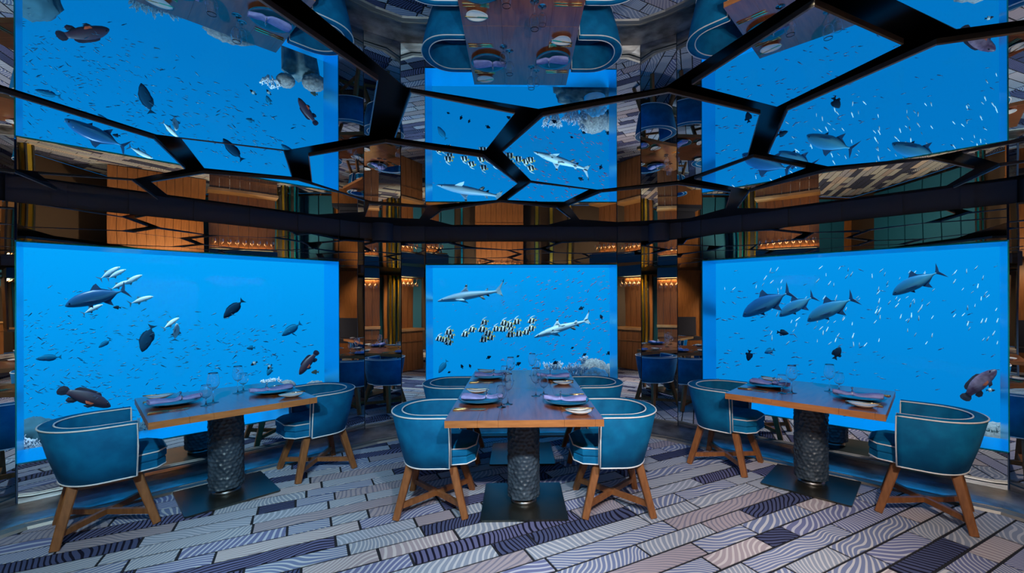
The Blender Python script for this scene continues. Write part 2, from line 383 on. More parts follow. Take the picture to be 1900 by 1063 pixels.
lenL = (Le - Lm).length
WL = window_wall('wall_left', 'window_1', Le, Lm, 0.004, lenL - 0.282, 'mirrored wall around the left sea window', 'large left window onto open blue sea with a school of small dark fish')
WC = window_wall('wall_back', 'window_2', W0, W1, 0.001, 2.265, 'mirrored wall around the central sea window', 'central window onto blue sea with two sharks and striped fish')
WR = window_wall('wall_right', 'window_3', Rm, Re, 0.282, lenL - 0.004, 'mirrored wall around the right sea window', 'large right window onto blue sea with four trevally')
def strip_wall(name, a, b_, label, ea=0.04, eb=0.04):
    w = empty(name); tag(w, label, None, None, 'structure'); pane(w, a, b_, Z0, ZM)
    d = (b_ - a).normalized(); n = Vector((d.y, -d.x, 0)); hb = MB(); A, Bq = a - n * 0.025 - d * ea, b_ - n * 0.025 + d * eb
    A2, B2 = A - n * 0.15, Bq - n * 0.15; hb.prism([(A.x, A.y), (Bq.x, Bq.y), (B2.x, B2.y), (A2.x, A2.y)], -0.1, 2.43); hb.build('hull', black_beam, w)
strip_wall('wall_back_left', Lm, C0, 'narrow mirrored corner wall left of the central window')
strip_wall('wall_back_right', C1, Rm, 'narrow mirrored corner wall right of the central window')
strip_wall('wall_beside_window_left', C0, W0, 'mirror strip at the left side of the central window', 0.04, -0.015)
strip_wall('wall_beside_window_right', W1, C1, 'mirror strip at the right side of the central window', -0.015, 0.04)
strip_wall('wall_edge_left', BL, Ln, 'mirror turning away beyond the left edge strip')
strip_wall('wall_edge_right', Rn, BR, 'mirror turning away beyond the right edge strip')
strip_wall('wall_far_left', Ln, Le, 'narrow mirrored corner wall at the left edge', 0.04, -0.12)
strip_wall('wall_far_right', Re, Rn, 'narrow mirrored corner wall at the right edge', -0.12, 0.04)

# steel plinth along the foot of the mirrors
line = [BL, Ln, Le, Lm, C0, W0, W1, C1, Rm, Re, Rn, BR]
def offset_line(pts, dist):
    outp = []
    for i, p in enumerate(pts):
        ns = []
        if i > 0: d = (p - pts[i - 1]).normalized(); ns.append(Vector((d.y, -d.x, 0)))
        if i < len(pts) - 1: d = (pts[i + 1] - p).normalized(); ns.append(Vector((d.y, -d.x, 0)))
        nn = sum(ns, Vector()) / len(ns); nn = nn / nn.length_squared
        outp.append(p + nn * dist)
    return outp
pl = empty('trim_1'); tag(pl, 'polished steel plinth running along the foot of the mirrored walls', None, None, 'structure')
prof1 = [(-0.03, 0.0), (-0.03, 0.066), (0.012, 0.066), (0.05, 0.062), (0.12, 0.055), (0.19, 0.040), (0.25, 0.022), (0.285, 0.008), (0.285, 0.0)]
prof2 = [(0.288, 0.0), (0.288, 0.020), (0.315, 0.024), (0.317, 0.018), (0.323, 0.018), (0.325, 0.024), (0.375, 0.018), (0.385, 0.0)]
for prof, nm in ((prof1, 'cove'), (prof2, 'floor_bead')):
    rows = [offset_line(line, d) for d, _ in prof]
    rings = [[(rows[k][i].x, rows[k][i].y, prof[k][1]) for k in range(len(prof))] for i in range(len(line))]
    mb = MB(); mb.loft(rings, 0, False, False, False); mb.build(nm, steel if nm == 'cove' else bead_steel, pl)

# black ring beam above the mirrors, with ribs and round posts at the corners
rb = empty('trim_2'); tag(rb, 'black ribbed beam band between mirrored walls and ceiling', None, None, 'structure')
LID = 2.385
for i in range(len(line) - 1):
    a, b_ = line[i], line[i + 1]; d = (b_ - a).normalized(); n = Vector((d.y, -d.x, 0)); ln = (b_ - a).length
    mb = MB(); A, Bq = a - n * 0.10 - d * 0.12, b_ - n * 0.10 + d * 0.12; A2, B2 = A - n * 0.05, Bq - n * 0.05
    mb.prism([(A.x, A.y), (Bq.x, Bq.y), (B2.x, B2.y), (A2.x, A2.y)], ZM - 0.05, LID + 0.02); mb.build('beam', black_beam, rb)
    mb = MB(); A, Bq = a - n * 0.022, b_ - n * 0.022; A2, B2 = A - n * 0.12, Bq - n * 0.12
    mb.prism([(A.x, A.y), (Bq.x, Bq.y), (B2.x, B2.y), (A2.x, A2.y)], ZM - 0.03, ZM - 0.004); mb.build('ledge', black_beam, rb)
    if ln > 1.0:
        k = int(ln / 0.38)
        for j in range(k):
            c = a + d * (ln * (j + 0.5) / k) - n * 0.07
            mb = MB(); mb.box((c.x, c.y, (ZM + LID) / 2), (0.075, 0.06, LID - ZM), 0, Matrix.Rotation(math.atan2(d.y, d.x), 3, 'Z')); mb.build('rib', black_beam, rb)
for a, b_ in ((Lm, C0), (C1, Rm), (Ln, Le), (Re, Rn)):
    c = (a + b_) / 2; d = (b_ - a).normalized(); n = Vector((d.y, -d.x, 0)); c = c - n * 0.0
    mb = MB(); mb.lathe([(0.12, ZM - 0.02), (0.12, LID)], 24, c=(c.x - n.x * 0.02, c.y - n.y * 0.02, 0)); mb.build('round_post', black_beam, rb)

# ceiling: black lid and mirrored polygons hung below it
ceil = empty('ceiling'); tag(ceil, 'black ceiling hung with large irregular mirrored polygons', None, None, 'structure')
b = MB(); b.prism([(p.x, p.y) for p in offset_line(line, -0.2)] + [(5.8, 2.65), (5.8, -3.9), (-5.8, -3.9), (-5.8, 2.65)], LID, LID + 0.05); b.build('black_lid', black, ceil)
PANELS = [
 [(-300, 66), (0, 158), (290, 250), (534, 279), (685, 252), (702, 150), (482, 0), (330, -104), (-260, -104)],
 [(-260, 92), (0, 171), (286, 258), (344, 314), (250, 332), (70, 318), (-260, 288)],
 [(335, 257), (527, 280), (542, 328), (378, 312)],
 [(378, 322), (553, 335), (632, 358), (677, 373), (676, 393), (590, 398), (420, 385), (316, 367), (280, 338)],
 [(71, 323), (245, 335), (294, 371), (113, 354)],
 [(-150, 303), (28, 321), (105, 353), (-150, 338)],
 [(572, 290), (715, 265), (897, 292), (961, 341), (922, 371), (795, 381), (687, 373), (578, 338)],
 [(762, 172), (956, 211), (901, 280), (732, 256)],
 [(1006, 216), (1241, 172), (1411, 212), (1388, 290), (1262, 335), (1108, 352), (984, 335), (931, 282)],
 [(750, 162), (999, 203), (1236, 162), (1628, -98), (436, -100)],
 [(1512, 10), (1677, 83), (1441, 199), (1283, 158)],
 [(1460, 205), (1738, 83), (1900, 60), (2110, 32), (2160, 205), (1900, 255), (1725, 292), (1535, 309), (1424, 286)],
 [(1659, 0), (1772, 56), (1900, 38), (2110, 10), (2110, -90), (1520, -90)],
 [(1398, 292), (1495, 312), (1388, 352), (1288, 333)],
 [(1390, 356), (1531, 319), (1727, 296), (1808, 314), (1755, 346), (1600, 366), (1437, 387), (1368, 386)],
 [(1785, 284), (1900, 263), (2100, 222), (2100, 270), (1900, 297), (1851, 303)],
 [(1855, 309), (1900, 302), (2100, 276), (2100, 306), (1900, 328), (1768, 350)],
 [(1116, 357), (1259, 343), (1356, 357), (1348, 386), (1280, 405), (1146, 412), (1074, 407), (1055, 382)],
 [(820, 391), (927, 375), (1033, 386), (1059, 406), (1014, 418), (841, 418), (798, 407)],
 [(984, 339), (1093, 352), (1044, 376), (941, 371)],
 [(685, 379), (792, 386), (779, 406), (677, 402)],
]
for poly in PANELS:
    pts = [at_z(x, y, H) for x, y in poly]
    mb = MB(); n = len(pts); pp = [(p.x, p.y) for p in pts]
    if sum(pp[i][0] * pp[(i + 1) % n][1] - pp[(i + 1) % n][0] * pp[i][1] for i in range(n)) < 0: pp = pp[::-1]
    cxy = (sum(p[0] for p in pp) / n, sum(p[1] for p in pp) / n)
    ins = []
    for x, y in pp:
        dx, dy = cxy[0] - x, cxy[1] - y; l = math.hypot(dx, dy); ins.append((x + dx / l * 0.006, y + dy / l * 0.006))
    vs = [(x, y, H) for x, y in ins] + [(x, y, H + 0.003) for x, y in pp] + [(x, y, H + 0.02) for x, y in pp]
    mb.add(vs, [tuple(range(n))[::-1]], 0)
    for i in range(n):
        j = (i + 1) % n
        mb.f += [(i, j, n + j, n + i), (n + i, n + j, 2 * n + j, 2 * n + i)]; mb.m += [1, 1]; mb.sm += [False, False]
    mb.f.append(tuple(range(2 * n, 3 * n))); mb.m.append(1); mb.sm.append(False)
    mb.build('mirror_panel', [cmirror, glass_edge], ceil)
for poly in ([(-2.2, -3.4), (-0.2, -3.4), (-0.2, -1.7), (-2.2, -1.6)], [(0.0, -3.4), (2.2, -3.4), (2.2, -1.6), (0.0, -1.7)], [(-1.7, -0.95), (1.7, -0.95), (1.4, 0.5), (-1.4, 0.5)]):
    mb = MB(); mb.prism(poly, H, H + 0.03, 0, 1); mb.build('mirror_panel', [cmirror, glass_edge], ceil)
# ================================================================== BEHIND THE CAMERA (seen in the mirrors)
def wall_box(name, a, b_, th, z0, z1, mat, label):
    d = (b_ - a).normalized(); n = Vector((d.y, -d.x, 0)); mb = MB(); A2, B2 = a - n * th, b_ - n * th
    mb.prism([(a.x, a.y), (b_.x, b_.y), (B2.x, B2.y), (A2.x, A2.y)], z0, z1)
    return tag(mb.build(name, mat), label, None, None, 'structure')
V = lambda x, y: Vector((x, y, 0))
XW = 5.6
wall_box('wall_return_left', V(-XW, 2.40), BL, 0.1, 0, 2.4, wall_dark, 'dark wall returning beyond the left edge mirror')
wall_box('wall_return_right', BR, V(XW, 2.40), 0.1, 0, 2.4, wall_dark, 'dark wall returning beyond the right edge mirror')
wall_box('wall_side_left', V(-XW, BY), V(-XW, 2.40), 0.1, 0, 2.4, panel_wood, 'wood clad wall on the left mirrored in the right edge strip')
wall_box('wall_side_right', V(XW, 2.40), V(XW, BY), 0.1, 0, 2.4, panel_wood, 'wood clad wall on the right mirrored in the left edge strip')
wall_box('wall_entrance', V(XW, BY), V(-XW, BY), 0.1, 0, 2.4, wall_dark, 'dark wall at the back of the room seen in the mirrors')

def bar(name, a, b_, label, rack=True):
    """wooden bar: planked front, counter, planked back wall with glass rack; room side = right of a->b"""
    d = (b_ - a).normalized(); ln = (b_ - a).length
    root = empty(name, (a.x, a.y, 0), math.atan2(d.y, d.x)); tag(root, label, 'bar')
    # local: x along, -y into the room
    k = int(ln / 0.155); w = ln / k
    mb = MB(); mb.box((0, 0, 0.44), (w - 0.006, 0.03, 0.86)); lo = mb.mesh('front_plank', panel_wood)
    mb = MB(); mb.box((0, 0, 1.50), (w - 0.006, 0.03, 1.14)); hi = mb.mesh('back_plank', panel_wood)
    for i in range(k):
        obj('front_plank', lo, root, ((i + 0.5) * w, 0, 0.01)); obj('back_plank', hi, root, ((i + 0.5) * w, 0.30, 0))
    mb = MB(); mb.box((ln / 2, 0.13, 0.905), (ln + 0.04, 0.36, 0.05)); mb.build('counter_top', counter_wood, root)
    mb = MB(); mb.box((ln / 2, -0.02, 0.66), (ln, 0.02, 0.03)); mb.build('rail', panel_wood, root)
    mb = MB(); mb.box((ln / 2, 0.12, 2.16), (ln, 0.34, 0.22)); mb.build('canopy', teal_wall, root)
    mb = MB(); mb.box((ln / 2, 0.10, 2.02), (ln, 0.22, 0.02)); mb.build('glass_rack', panel_wood, root)
    mb = MB(); mb.box((ln / 2, 0.255, 2.03), (ln - 0.1, 0.02, 0.02)); mb.build('light_strip', lamp_glow, root)
    return root
WG = MB(); WG.lathe([(0.002, 0.0), (0.032, -0.004), (0.004, -0.012), (0.004, -0.085), (0.03, -0.105), (0.038, -0.14), (0.03, -0.185)], 12)
hang_me = WG.mesh('hanging_glass', glass_mat)
for sg, nm in ((-1, 'left'), (1, 'right')):
    q1, q2 = V(sg * 1.62, 0.47), V(sg * 2.35, 1.34)
    a, b_ = (q1, q2) if sg < 0 else (q2, q1)
    r = bar('wooden_bar', a, b_, 'wooden plank bar with hanging glasses mirrored just %s of the central window' % nm)
    d = (b_ - a).normalized(); n = Vector((d.y, -d.x, 0))
    for i in range(9):
        c = a + d * (0.08 + i * 0.122) - n * 0.10
        tag(obj('hanging_glass', hang_me, None, (c.x, c.y, 2.009)), 'upturned wine glass hanging from the rack of the %s wooden bar' % nm, 'glass', 'glasses hung above the %s bar' % nm)
bar('wooden_bar', V(0.15, -3.25), V(-1.35, -3.25), 'wooden bar with warm lights behind the camera seen above the central window')
for i in range(10):
    tag(obj('hanging_glass', hang_me, None, (0.05 - i * 0.145, -3.35, 2.009)), 'upturned wine glass hanging from the rack of the far bar', 'glass', 'glasses hung above the far bar')
bar('wooden_bar', V(4.1, -1.55), V(2.8, -2.75), 'brightly lit wooden bar reflected above the left window')

def column(x, y, w, mat, trim, label):
    c = empty('entrance_column', (x, y, 0)); tag(c, label, 'column')
    mb = MB(); mb.box((0, 0, 1.15), (w, w, 2.3)); mb.build('shaft', mat, c)
    for sx in (-1, 1):
        for sy in (-1, 1):
            mb = MB(); mb.box((sx * w / 2, sy * w / 2, 1.15), (0.03, 0.03, 2.3)); mb.build('corner_strip', trim, c)
for sg, nm in ((-1, 'right'), (1, 'left')):
    for x, y, w, m1, m2, lab in ((4.85, -0.62, 0.16, panel_wood, darkglass, 'slim wood clad column in the %s corner mirror'), (4.75, -0.36, 0.13, brass, darkglass, 'bright gold column in the %s corner mirror'),
                                 (4.95, -0.14, 0.16, darkglass, brass, 'black glass column with gold edges in the %s corner mirror'), (4.75, 0.06, 0.10, brass, darkglass, 'narrow gold column between black ones in the %s corner mirror'),
                                 (4.9, 0.24, 0.13, darkglass, acrylic, 'black glass column with blue edges in the %s corner mirror')):
        column(sg * x, y, w, m1, m2, lab % nm)
for x, lab in ((0.55, 'gold column nearest the far bar behind the camera'), (1.0, 'middle gold column right of the far bar behind the camera'), (1.6, 'gold column farthest from the far bar behind the camera')):
    column(x, -3.2, 0.12, brass, darkglass, lab)
for x, lab in ((-1.75, 'gold column left of the far bar behind the camera'),): column(x, -3.2, 0.08, acrylic, darkglass, 'blue glass column left of the far bar behind the camera')
teal_lit = teal_wall
for i in range(6):
    mb = MB(); mb.box((-4.5 + i * 0.45, -3.64, 1.2), (0.42, 0.08, 2.2)); o = mb.build('padded_panel', teal_wall); tag(o, 'teal padded wall panel seen above the windows in the mirrors', 'panel', 'teal padded panels')
for i in range(11):
    mb = MB(); mb.box((5.54, -3.2 + i * 0.40, 1.2), (0.08, 0.37, 2.2)); o = mb.build('padded_panel', teal_wall); tag(o, 'teal padded panel of the side wall seen above the left window', 'panel', 'teal padded side panels')
for i in range(11):
    mb = MB(); mb.box((-5.54, -3.2 + i * 0.40, 1.2), (0.08, 0.37, 2.2)); o = mb.build('padded_panel', teal_wall); tag(o, 'teal padded panel of the side wall seen above the right window', 'panel', 'teal padded side panels on the left')
for sg, nm in ((-1, 'right'), (1, 'left')):
    bq = empty('banquette', (sg * 5.32, 1.78, 0), 0); tag(bq, 'navy upholstered banquette mirrored in the strip at the %s edge' % nm, 'bench')
    mb = MB(); mb.box((0, 0, 0.20), (0.50, 1.2, 0.40)); mb.build('base', panel_wood, bq)
    mb = MB(); mb.box((0, 0, 0.45), (0.50, 1.2, 0.10)); mb.build('seat', navy, bq)
    mb = MB(); mb.box((sg * 0.20, 0, 0.78), (0.10, 1.2, 0.54)); mb.build('backrest', navy, bq)

# ================================================================== FURNITURE
def u_path(k, ry, xb, xf, n=26):
    """U from front right arm (+x,-y) round the back (-x) to front left arm; k = arc share"""
    pts = []; xs = -0.02
    for i in range(5): pts.append((xf + (xs - xf) * i / 5, -ry))
    for i in range(n + 1):
        t = -math.pi / 2 - math.pi * i / n
        pts.append((xs + (xs - xb) * math.cos(t) if False else xs - (xs - xb) * abs(math.cos(t)) ** 0.92, ry * math.sin(t)))
    for i in range(5): pts.append((xs + (xf - xs) * (i + 1) / 5, ry))
    # keep order consistent: y from -ry to +ry
    return pts
def make_chair():
    root = empty('tub_chair')
    xf = 0.135; n = 26
    def U(ry, xb):
        pts = [(xf + (-0.02 - xf) * i / 5, -ry) for i in range(5)]
        for i in range(n + 1):
            t = math.pi * i / n
            pts.append((-0.02 - (-0.02 - xb) * math.sin(t) ** 0.9 if 0 < i < n else -0.02, -ry * math.cos(t)))
        pts += [(-0.02 + (xf + 0.02) * (i + 1) / 5, ry) for i in range(5)]
        return pts
    z0, z1 = 0.355, 0.705
    ob, om, ot = U(0.268, -0.225), U(0.292, -0.275), U(0.312, -0.315)
    orr, irr = U(0.302, -0.303), U(0.258, -0.255)
    it, ib, ibb = U(0.248, -0.243), U(0.222, -0.195), U(0.222, -0.195)
    sec = []
    for i in range(len(ob)):
        sec.append([(*ob[i], z0), (*om[i], z0 + 0.17), (*ot[i], z1), (*orr[i], z1 + 0.010), (*irr[i], z1 + 0.010), (*it[i], z1), (*ib[i], 0.44), (*ibb[i], z0)])
    mb = MB(); mb.loft(sec, 0, True, True, True); sh = mb.build('shell', velvet, root)
    # piping: outer loop (rim, front edges, bottom) and inner rim with front edges
    pr = 0.0052
    loop = [(*p, z1 + 0.002) for p in ot] + [(xf + 0.003, 0.30, z0 + 0.2), (*ob[-1], z0)] + [(*p, z0) for p in ob[::-1]] + [(xf + 0.003, -0.30, z0 + 0.2)]
    mb = MB(); mb.tube(loop, pr, 6, True); mb.build('outer_piping', piping, sh)
    inner = [(xf + 0.002, -0.222, z0 + 0.01), (xf + 0.002, -0.246, z1 - 0.02)] + [(*p, z1 + 0.006) for p in it] + [(xf + 0.002, 0.246, z1 - 0.02), (xf + 0.002, 0.222, z0 + 0.01)]
    mb = MB(); mb.tube(inner, pr, 6, False); mb.build('inner_piping', piping, sh)
    # seat base and cushion
    def plan(s=0.0):
        return [(-0.17, -0.15), (-0.17, 0.15), (-0.05, 0.218), (0.15, 0.218), (0.245 + s, 0.20 + s), (0.300 + s, 0.12), (0.300 + s, -0.12), (0.245 + s, -0.20 - s), (0.15, -0.218), (-0.05, -0.218)]
    def slab(levels, name, mats):
        mb = MB(); rings = []
        for sc, z in levels: rings.append([(x * sc, y * sc, z) for x, y in plan()])
        mb.loft(rings, 0, False, True, True); return mb.build(name, mats, root)
    sb = slab([(0.97, 0.358), (0.985, 0.365), (0.985, 0.405), (0.97, 0.412)], 'seat_base', velvet)
    cu = slab([(0.975, 0.414), (1.0, 0.424), (1.0, 0.455), (0.985, 0.475), (0.90, 0.488), (0.4, 0.495)], 'cushion', velvet)
    fr = [(0.138, 0.219), (0.245, 0.20), (0.300, 0.12), (0.300, -0.12), (0.245, -0.20), (0.138, -0.219)]
    mb = MB(); mb.tube([(x, y, 0.470) for x, y in fr], pr * 0.9, 6); mb.build('cushion_piping', piping, cu)
    mb = MB(); mb.tube([(x * 0.985, y * 0.985, 0.362) for x, y in fr], pr * 0.9, 6); mb.build('base_piping', piping, sb)
    # legs and crossed stretchers
    def bar_between(mb, p, q, w0, w1):
        p, q = Vector(p), Vector(q); t = (q - p).normalized(); rings = []
        hx = Vector((1, 0, 0)); x = (hx - t * hx.dot(t)).normalized(); y = t.cross(x)
        for c, w in ((p, w0), (q, w1)):
            rings.append([c + x * w * a + y * w * b2 for a, b2 in ((-.5, -.38), (-.38, -.5), (.38, -.5), (.5, -.38), (.5, .38), (.38, .5), (-.38, .5), (-.5, .38))])
        mb.loft(rings, 0, False, True, True)
    for sx in (-1, 1):
        for sy in (-1, 1):
            mb = MB(); bar_between(mb, (sx * 0.140 - 0.01, sy * 0.150, 0.37), (sx * 0.235, sy * 0.235, 0.0), 0.056, 0.046)
            # flatten the foot
            mb.v = [(x, y, max(z, 0.0)) for x, y, z in mb.v]; mb.build('leg', leg_wood, root)
    for s in (-1, 1):
        mb = MB(); a, b2 = Vector((-0.213, -0.214 * s, 0.083)), Vector((0.213, 0.214 * s, 0.083)); d = (b2 - a)
        mb.box((a + b2) / 2, (d.length, 0.026, 0.036), 0, Matrix.Rotation(math.atan2(d.y, d.x), 3, 'Z')); mb.build('stretcher', leg_wood, root)
    return root
A45 = R(44.5)
chair = make_chair()
CH = [((-0.655, 3.205), 0.0, 'teal tub chair at the near left side of the central tables'),
      ((0.635, 3.18), math.pi, 'teal tub chair at the near right side of the central tables'),
      ((-0.655, 4.215), 0.0, 'teal tub chair at the far left side of the central tables'),
      ((0.65, 4.20), math.pi, 'teal tub chair at the far right side of the central tables'),
      ((-2.835, 2.985), A45, 'teal tub chair in the left foreground at the left table'),
      ((-1.86, 3.92), A45 + math.pi, 'teal tub chair at the right end of the left table'),
      ((1.85, 3.93), -A45, 'teal tub chair at the left end of the right table'),
      ((2.81, 2.985), math.pi - A45, 'teal tub chair in the right foreground at the right table')]
for i, ((x, y), rz, lab) in enumerate(CH):
    c = chair if i == 0 else copy_tree(chair)
    c.location = (x, y, 0); c.rotation_euler = (0, 0, rz); tag(c, lab, 'chair', 'teal tub chairs with white piping')

TZ = 0.741; S = 1.004
def make_table():
    root = empty('pedestal_table')
    # top: boards lying across, lipped by a paler edge
    cuts = [0.0, 0.205, 0.335, 0.75, 0.945, 1.0]
    for a, b2 in zip(cuts[:-1], cuts[1:]):
        mb = MB(); w = (b2 - a) * S - 0.0012; mb.box((-S / 2 + (a + b2) / 2 * S, 0, TZ - 0.0225), (w, S, 0.045))
        for i in range(len(mb.f)): mb.m[i] = 1
        mb.m[1] = 0; mb.build('board', [table_wood, edge_wood], root)
    # hammered column: scalloped dimples on a hexagonal jittered grid
    rows, cols = 23, 20; rr = random.Random(3); cells = []
    RAD, zb, zt = 0.120, 0.055, TZ - 0.046
    for r_ in range(-1, rows + 1):
        for c_ in range(cols):
            cells.append(((c_ + 0.5 * (r_ % 2) + rr.uniform(-.22, .22)) / cols * 2 * math.pi, zb + (r_ + 0.5 + rr.uniform(-.22, .22)) * (zt - zb) / rows))
    ca = np.array(cells); nz, na = 110, 128
    th = np.linspace(0, 2 * np.pi, na, endpoint=False); zz = np.linspace(zb, zt, nz)
    T, Z = np.meshgrid(th, zz); D = np.full(T.shape, 9.0)
    for a, z in ca:
        dt = np.abs((T - a + np.pi) % (2 * np.pi) - np.pi) * RAD; D = np.minimum(D, dt ** 2 + ((Z - z) * 1.15) ** 2)
    D = np.sqrt(D); rad = RAD - 0.008 + 0.011 * np.clip(D / 0.023, 0, 1) ** 2
    mb = MB(); mb.loft([[(rad[i, j] * math.cos(th[j]), rad[i, j] * math.sin(th[j]), zz[i]) for j in range(na)] for i in range(nz)], 0, True, True, True)
    mb.build('column', column_mat, root)
    mb = MB(); mb.lathe([(0.095, 0.014), (0.095, 0.030), (0.090, 0.032), (0.090, 0.060)], 40, cap=True); mb.build('collar', steel, root)
    mb = MB(); h = 0.3; c = 0.012
    pl8 = [(-h + c, -h), (h - c, -h), (h, -h + c), (h, h - c), (h - c, h), (-h + c, h), (-h, h - c), (-h, -h + c)]
    mb.prism(pl8, 0.0, 0.014); mb.build('base_plate', bronze, root)
    return root
table = make_table()
TB = [((-0.015, 3.215), 0.0, 'near square wooden table of the central pair on a hammered black column'),
      ((-0.015, 4.222), 0.0, 'far square wooden table of the central pair against the window'),
      ((-2.345, 3.445), A45, 'square wooden table on a hammered column before the left window'),
      ((2.33, 3.465), -A45, 'square wooden table on a hammered column before the right window')]
for i, ((x, y), rz, lab) in enumerate(TB):
    c = table if i == 0 else copy_tree(table)
    c.location = (x, y, 0); c.rotation_euler = (0, 0, rz); tag(c, lab, 'table', 'square pedestal tables')

# ------------------------------------------------------------------ tableware (one of each kind, then copies)
def lathe_mesh(name, prof, mat, seg=32):
    mb = MB(); mb.lathe(prof, seg, cap=False); return mb.mesh(name, mat)
def make_plate():
    r = empty('charger_plate')
    o = obj('dish', lathe_mesh('dish', [(0.0005, 0.004), (0.09, 0.004), (0.108, 0.006), (0.150, 0.019), (0.165, 0.022), (0.166, 0.024), (0.150, 0.024), (0.106, 0.010), (0.0005, 0.009)], plate_blue, 48), r)
    obj('foot_ring', lathe_mesh('foot_ring', [(0.085, 0.0), (0.092, 0.0), (0.092, 0.006), (0.085, 0.006)], plate_blue, 32), r)
    return r
def make_napkin():
    r = empty('folded_napkin')
    rr = random.Random(5); nx = 26; rings = []
    for i in range(nx + 1):
        t = i / nx; x = -0.155 + 0.31 * t
        pinch = 1 - 0.42 * math.exp(-((t - 0.60) / 0.07) ** 2)
        w = (0.052 + 0.012 * math.sin(t * 5)) * pinch * (1 if t > 0.05 else 0.9) * (1 - 0.45 * max(0, t - 0.78) / 0.22)
        h = 0.011 + 0.006 * math.sin(t * 7 + 1) + 0.010 * math.exp(-((t - 0.60) / 0.05) ** 2); y0 = 0.008 * math.sin(t * 4)
        sec = []
        for a, b2 in ((-1, 0), (-1.02, .55), (-.8, 1), (-.3, .86), (-.1, 1.12), (.2, .95), (.55, 1.15), (.9, .9), (1.02, .4), (1, 0)):
            sec.append((x + 0.004 * rr.uniform(-1, 1) * (i in (0, nx)), y0 + a * w, 0.011 + max(0.0, b2) * h * 1.5))
        rings.append(sec)
    mb = MB(); mb.loft(rings, 0, True, True, True); cl = mb.build('cloth', linen, r)
    mb = MB(); mb.tube([(0.031 + 0.004 * math.sin(a), 0.037 * math.cos(a), 0.027 + 0.024 * math.sin(a)) for a in [2 * math.pi * k / 18 for k in range(18)]], 0.0032, 6, True); mb.build('napkin_ring', silver, r)
    mb = MB()
    for dy, dz in ((-0.018, 0.022), (0.016, 0.026), (0.0, 0.030)): mb.tube([(0.031, 0, 0.050), (0.034 + dy * 0.3, dy * 0.6, 0.056 + dz * 0.4), (0.03, dy, 0.05 + dz * 0.6)], [0.003, 0.003, 0.0055], 6)
    mb.build('ring_sprig', silver, r)
    return r
def make_bread():
    r = empty('bread_plate'); n = 40; rings = []
    def rad(a): return (0.088 + 0.012 * math.cos(a) + 0.004 * math.cos(3 * a + 1)), (0.072 + 0.004 * math.sin(2 * a))
    for sc, z in ((0.45, 0.0), (0.62, 0.004), (0.9, 0.020), (1.0, 0.030), (1.0, 0.032), (0.88, 0.025), (0.55, 0.010), (0.02, 0.008)):
        rings.append([(rad(a)[0] * sc * math.cos(a), rad(a)[1] * sc * math.sin(a), z * 0.72 + 0.005 * sc * math.cos(a) ** 2) for a in [2 * math.pi * k / n for k in range(n)]])
    mb = MB(); mb.loft(rings, 0, True, True, True); mb.build('dish', porcelain, r)
    return r
def handle(mb, x0, x1, w=0.0042): mb.tube([(x0, 0, 0.004), (x0 + 0.004, 0, 0.004), ((x0 + x1) / 2, 0, 0.005), (x1, 0, 0.004)], [w, w * 1.15, w * 0.9, w * 0.55], 8)
def make_knife(ln=0.23, nm='table_knife'):
    r = empty(nm); x0 = -ln / 2; mb = MB(); handle(mb, x0, x0 + ln * 0.5); mb.build('handle', gold, r)
    mb = MB(); mb.prism([(x0 + ln * 0.49, -0.0025), (x0 + ln * 0.56, -0.008), (x0 + ln * 0.9, -0.009), (x0 + ln, 0.003), (x0 + ln * 0.9, 0.006), (x0 + ln * 0.49, 0.0025)], 0.003, 0.0048); mb.build('blade', gold, r); return r
def make_fork():
    r = empty('dinner_fork'); mb = MB(); handle(mb, -0.105, 0.035, 0.0036); mb.build('handle', gold, r)
    mb = MB()
    mb.loft([[(x, y * w, z), (x, -y * w, z), (x, -y * w, z + 0.0022), (x, y * w, z + 0.0022)] for x, w, z, y in ((0.033, 1, 0.004, 0.0025), (0.045, 1, 0.003, 0.010), (0.066, 1, 0.003, 0.0115))], 0, False)
    for k in range(4):
        y = -0.0098 + k * 0.0065; mb.loft([[(x, y - .0016, z), (x, y + .0016, z), (x, y + .0016, z + .002), (x, y - .0016, z + .002)] for x, z in ((0.065, 0.003), (0.09, 0.006), (0.108, 0.013))], 0, False)
    mb.build('tines', gold, r); return r
def make_spoon():
    r = empty('dessert_spoon'); mb = MB(); handle(mb, -0.1, 0.035, 0.0036); mb.build('handle', gold, r)
    mb = MB(); n = 20
    mb.loft([[(0.066 + 0.034 * s * math.cos(a), 0.018 * s * math.sin(a), z) for a in [2 * math.pi * k / n for k in range(n)]] for s, z in ((0.25, 0.001), (0.7, 0.003), (1.0, 0.0085), (0.93, 0.0085), (0.6, 0.0045), (0.02, 0.003))], 0, True, True, True)
    mb.build('bowl', gold, r); return r
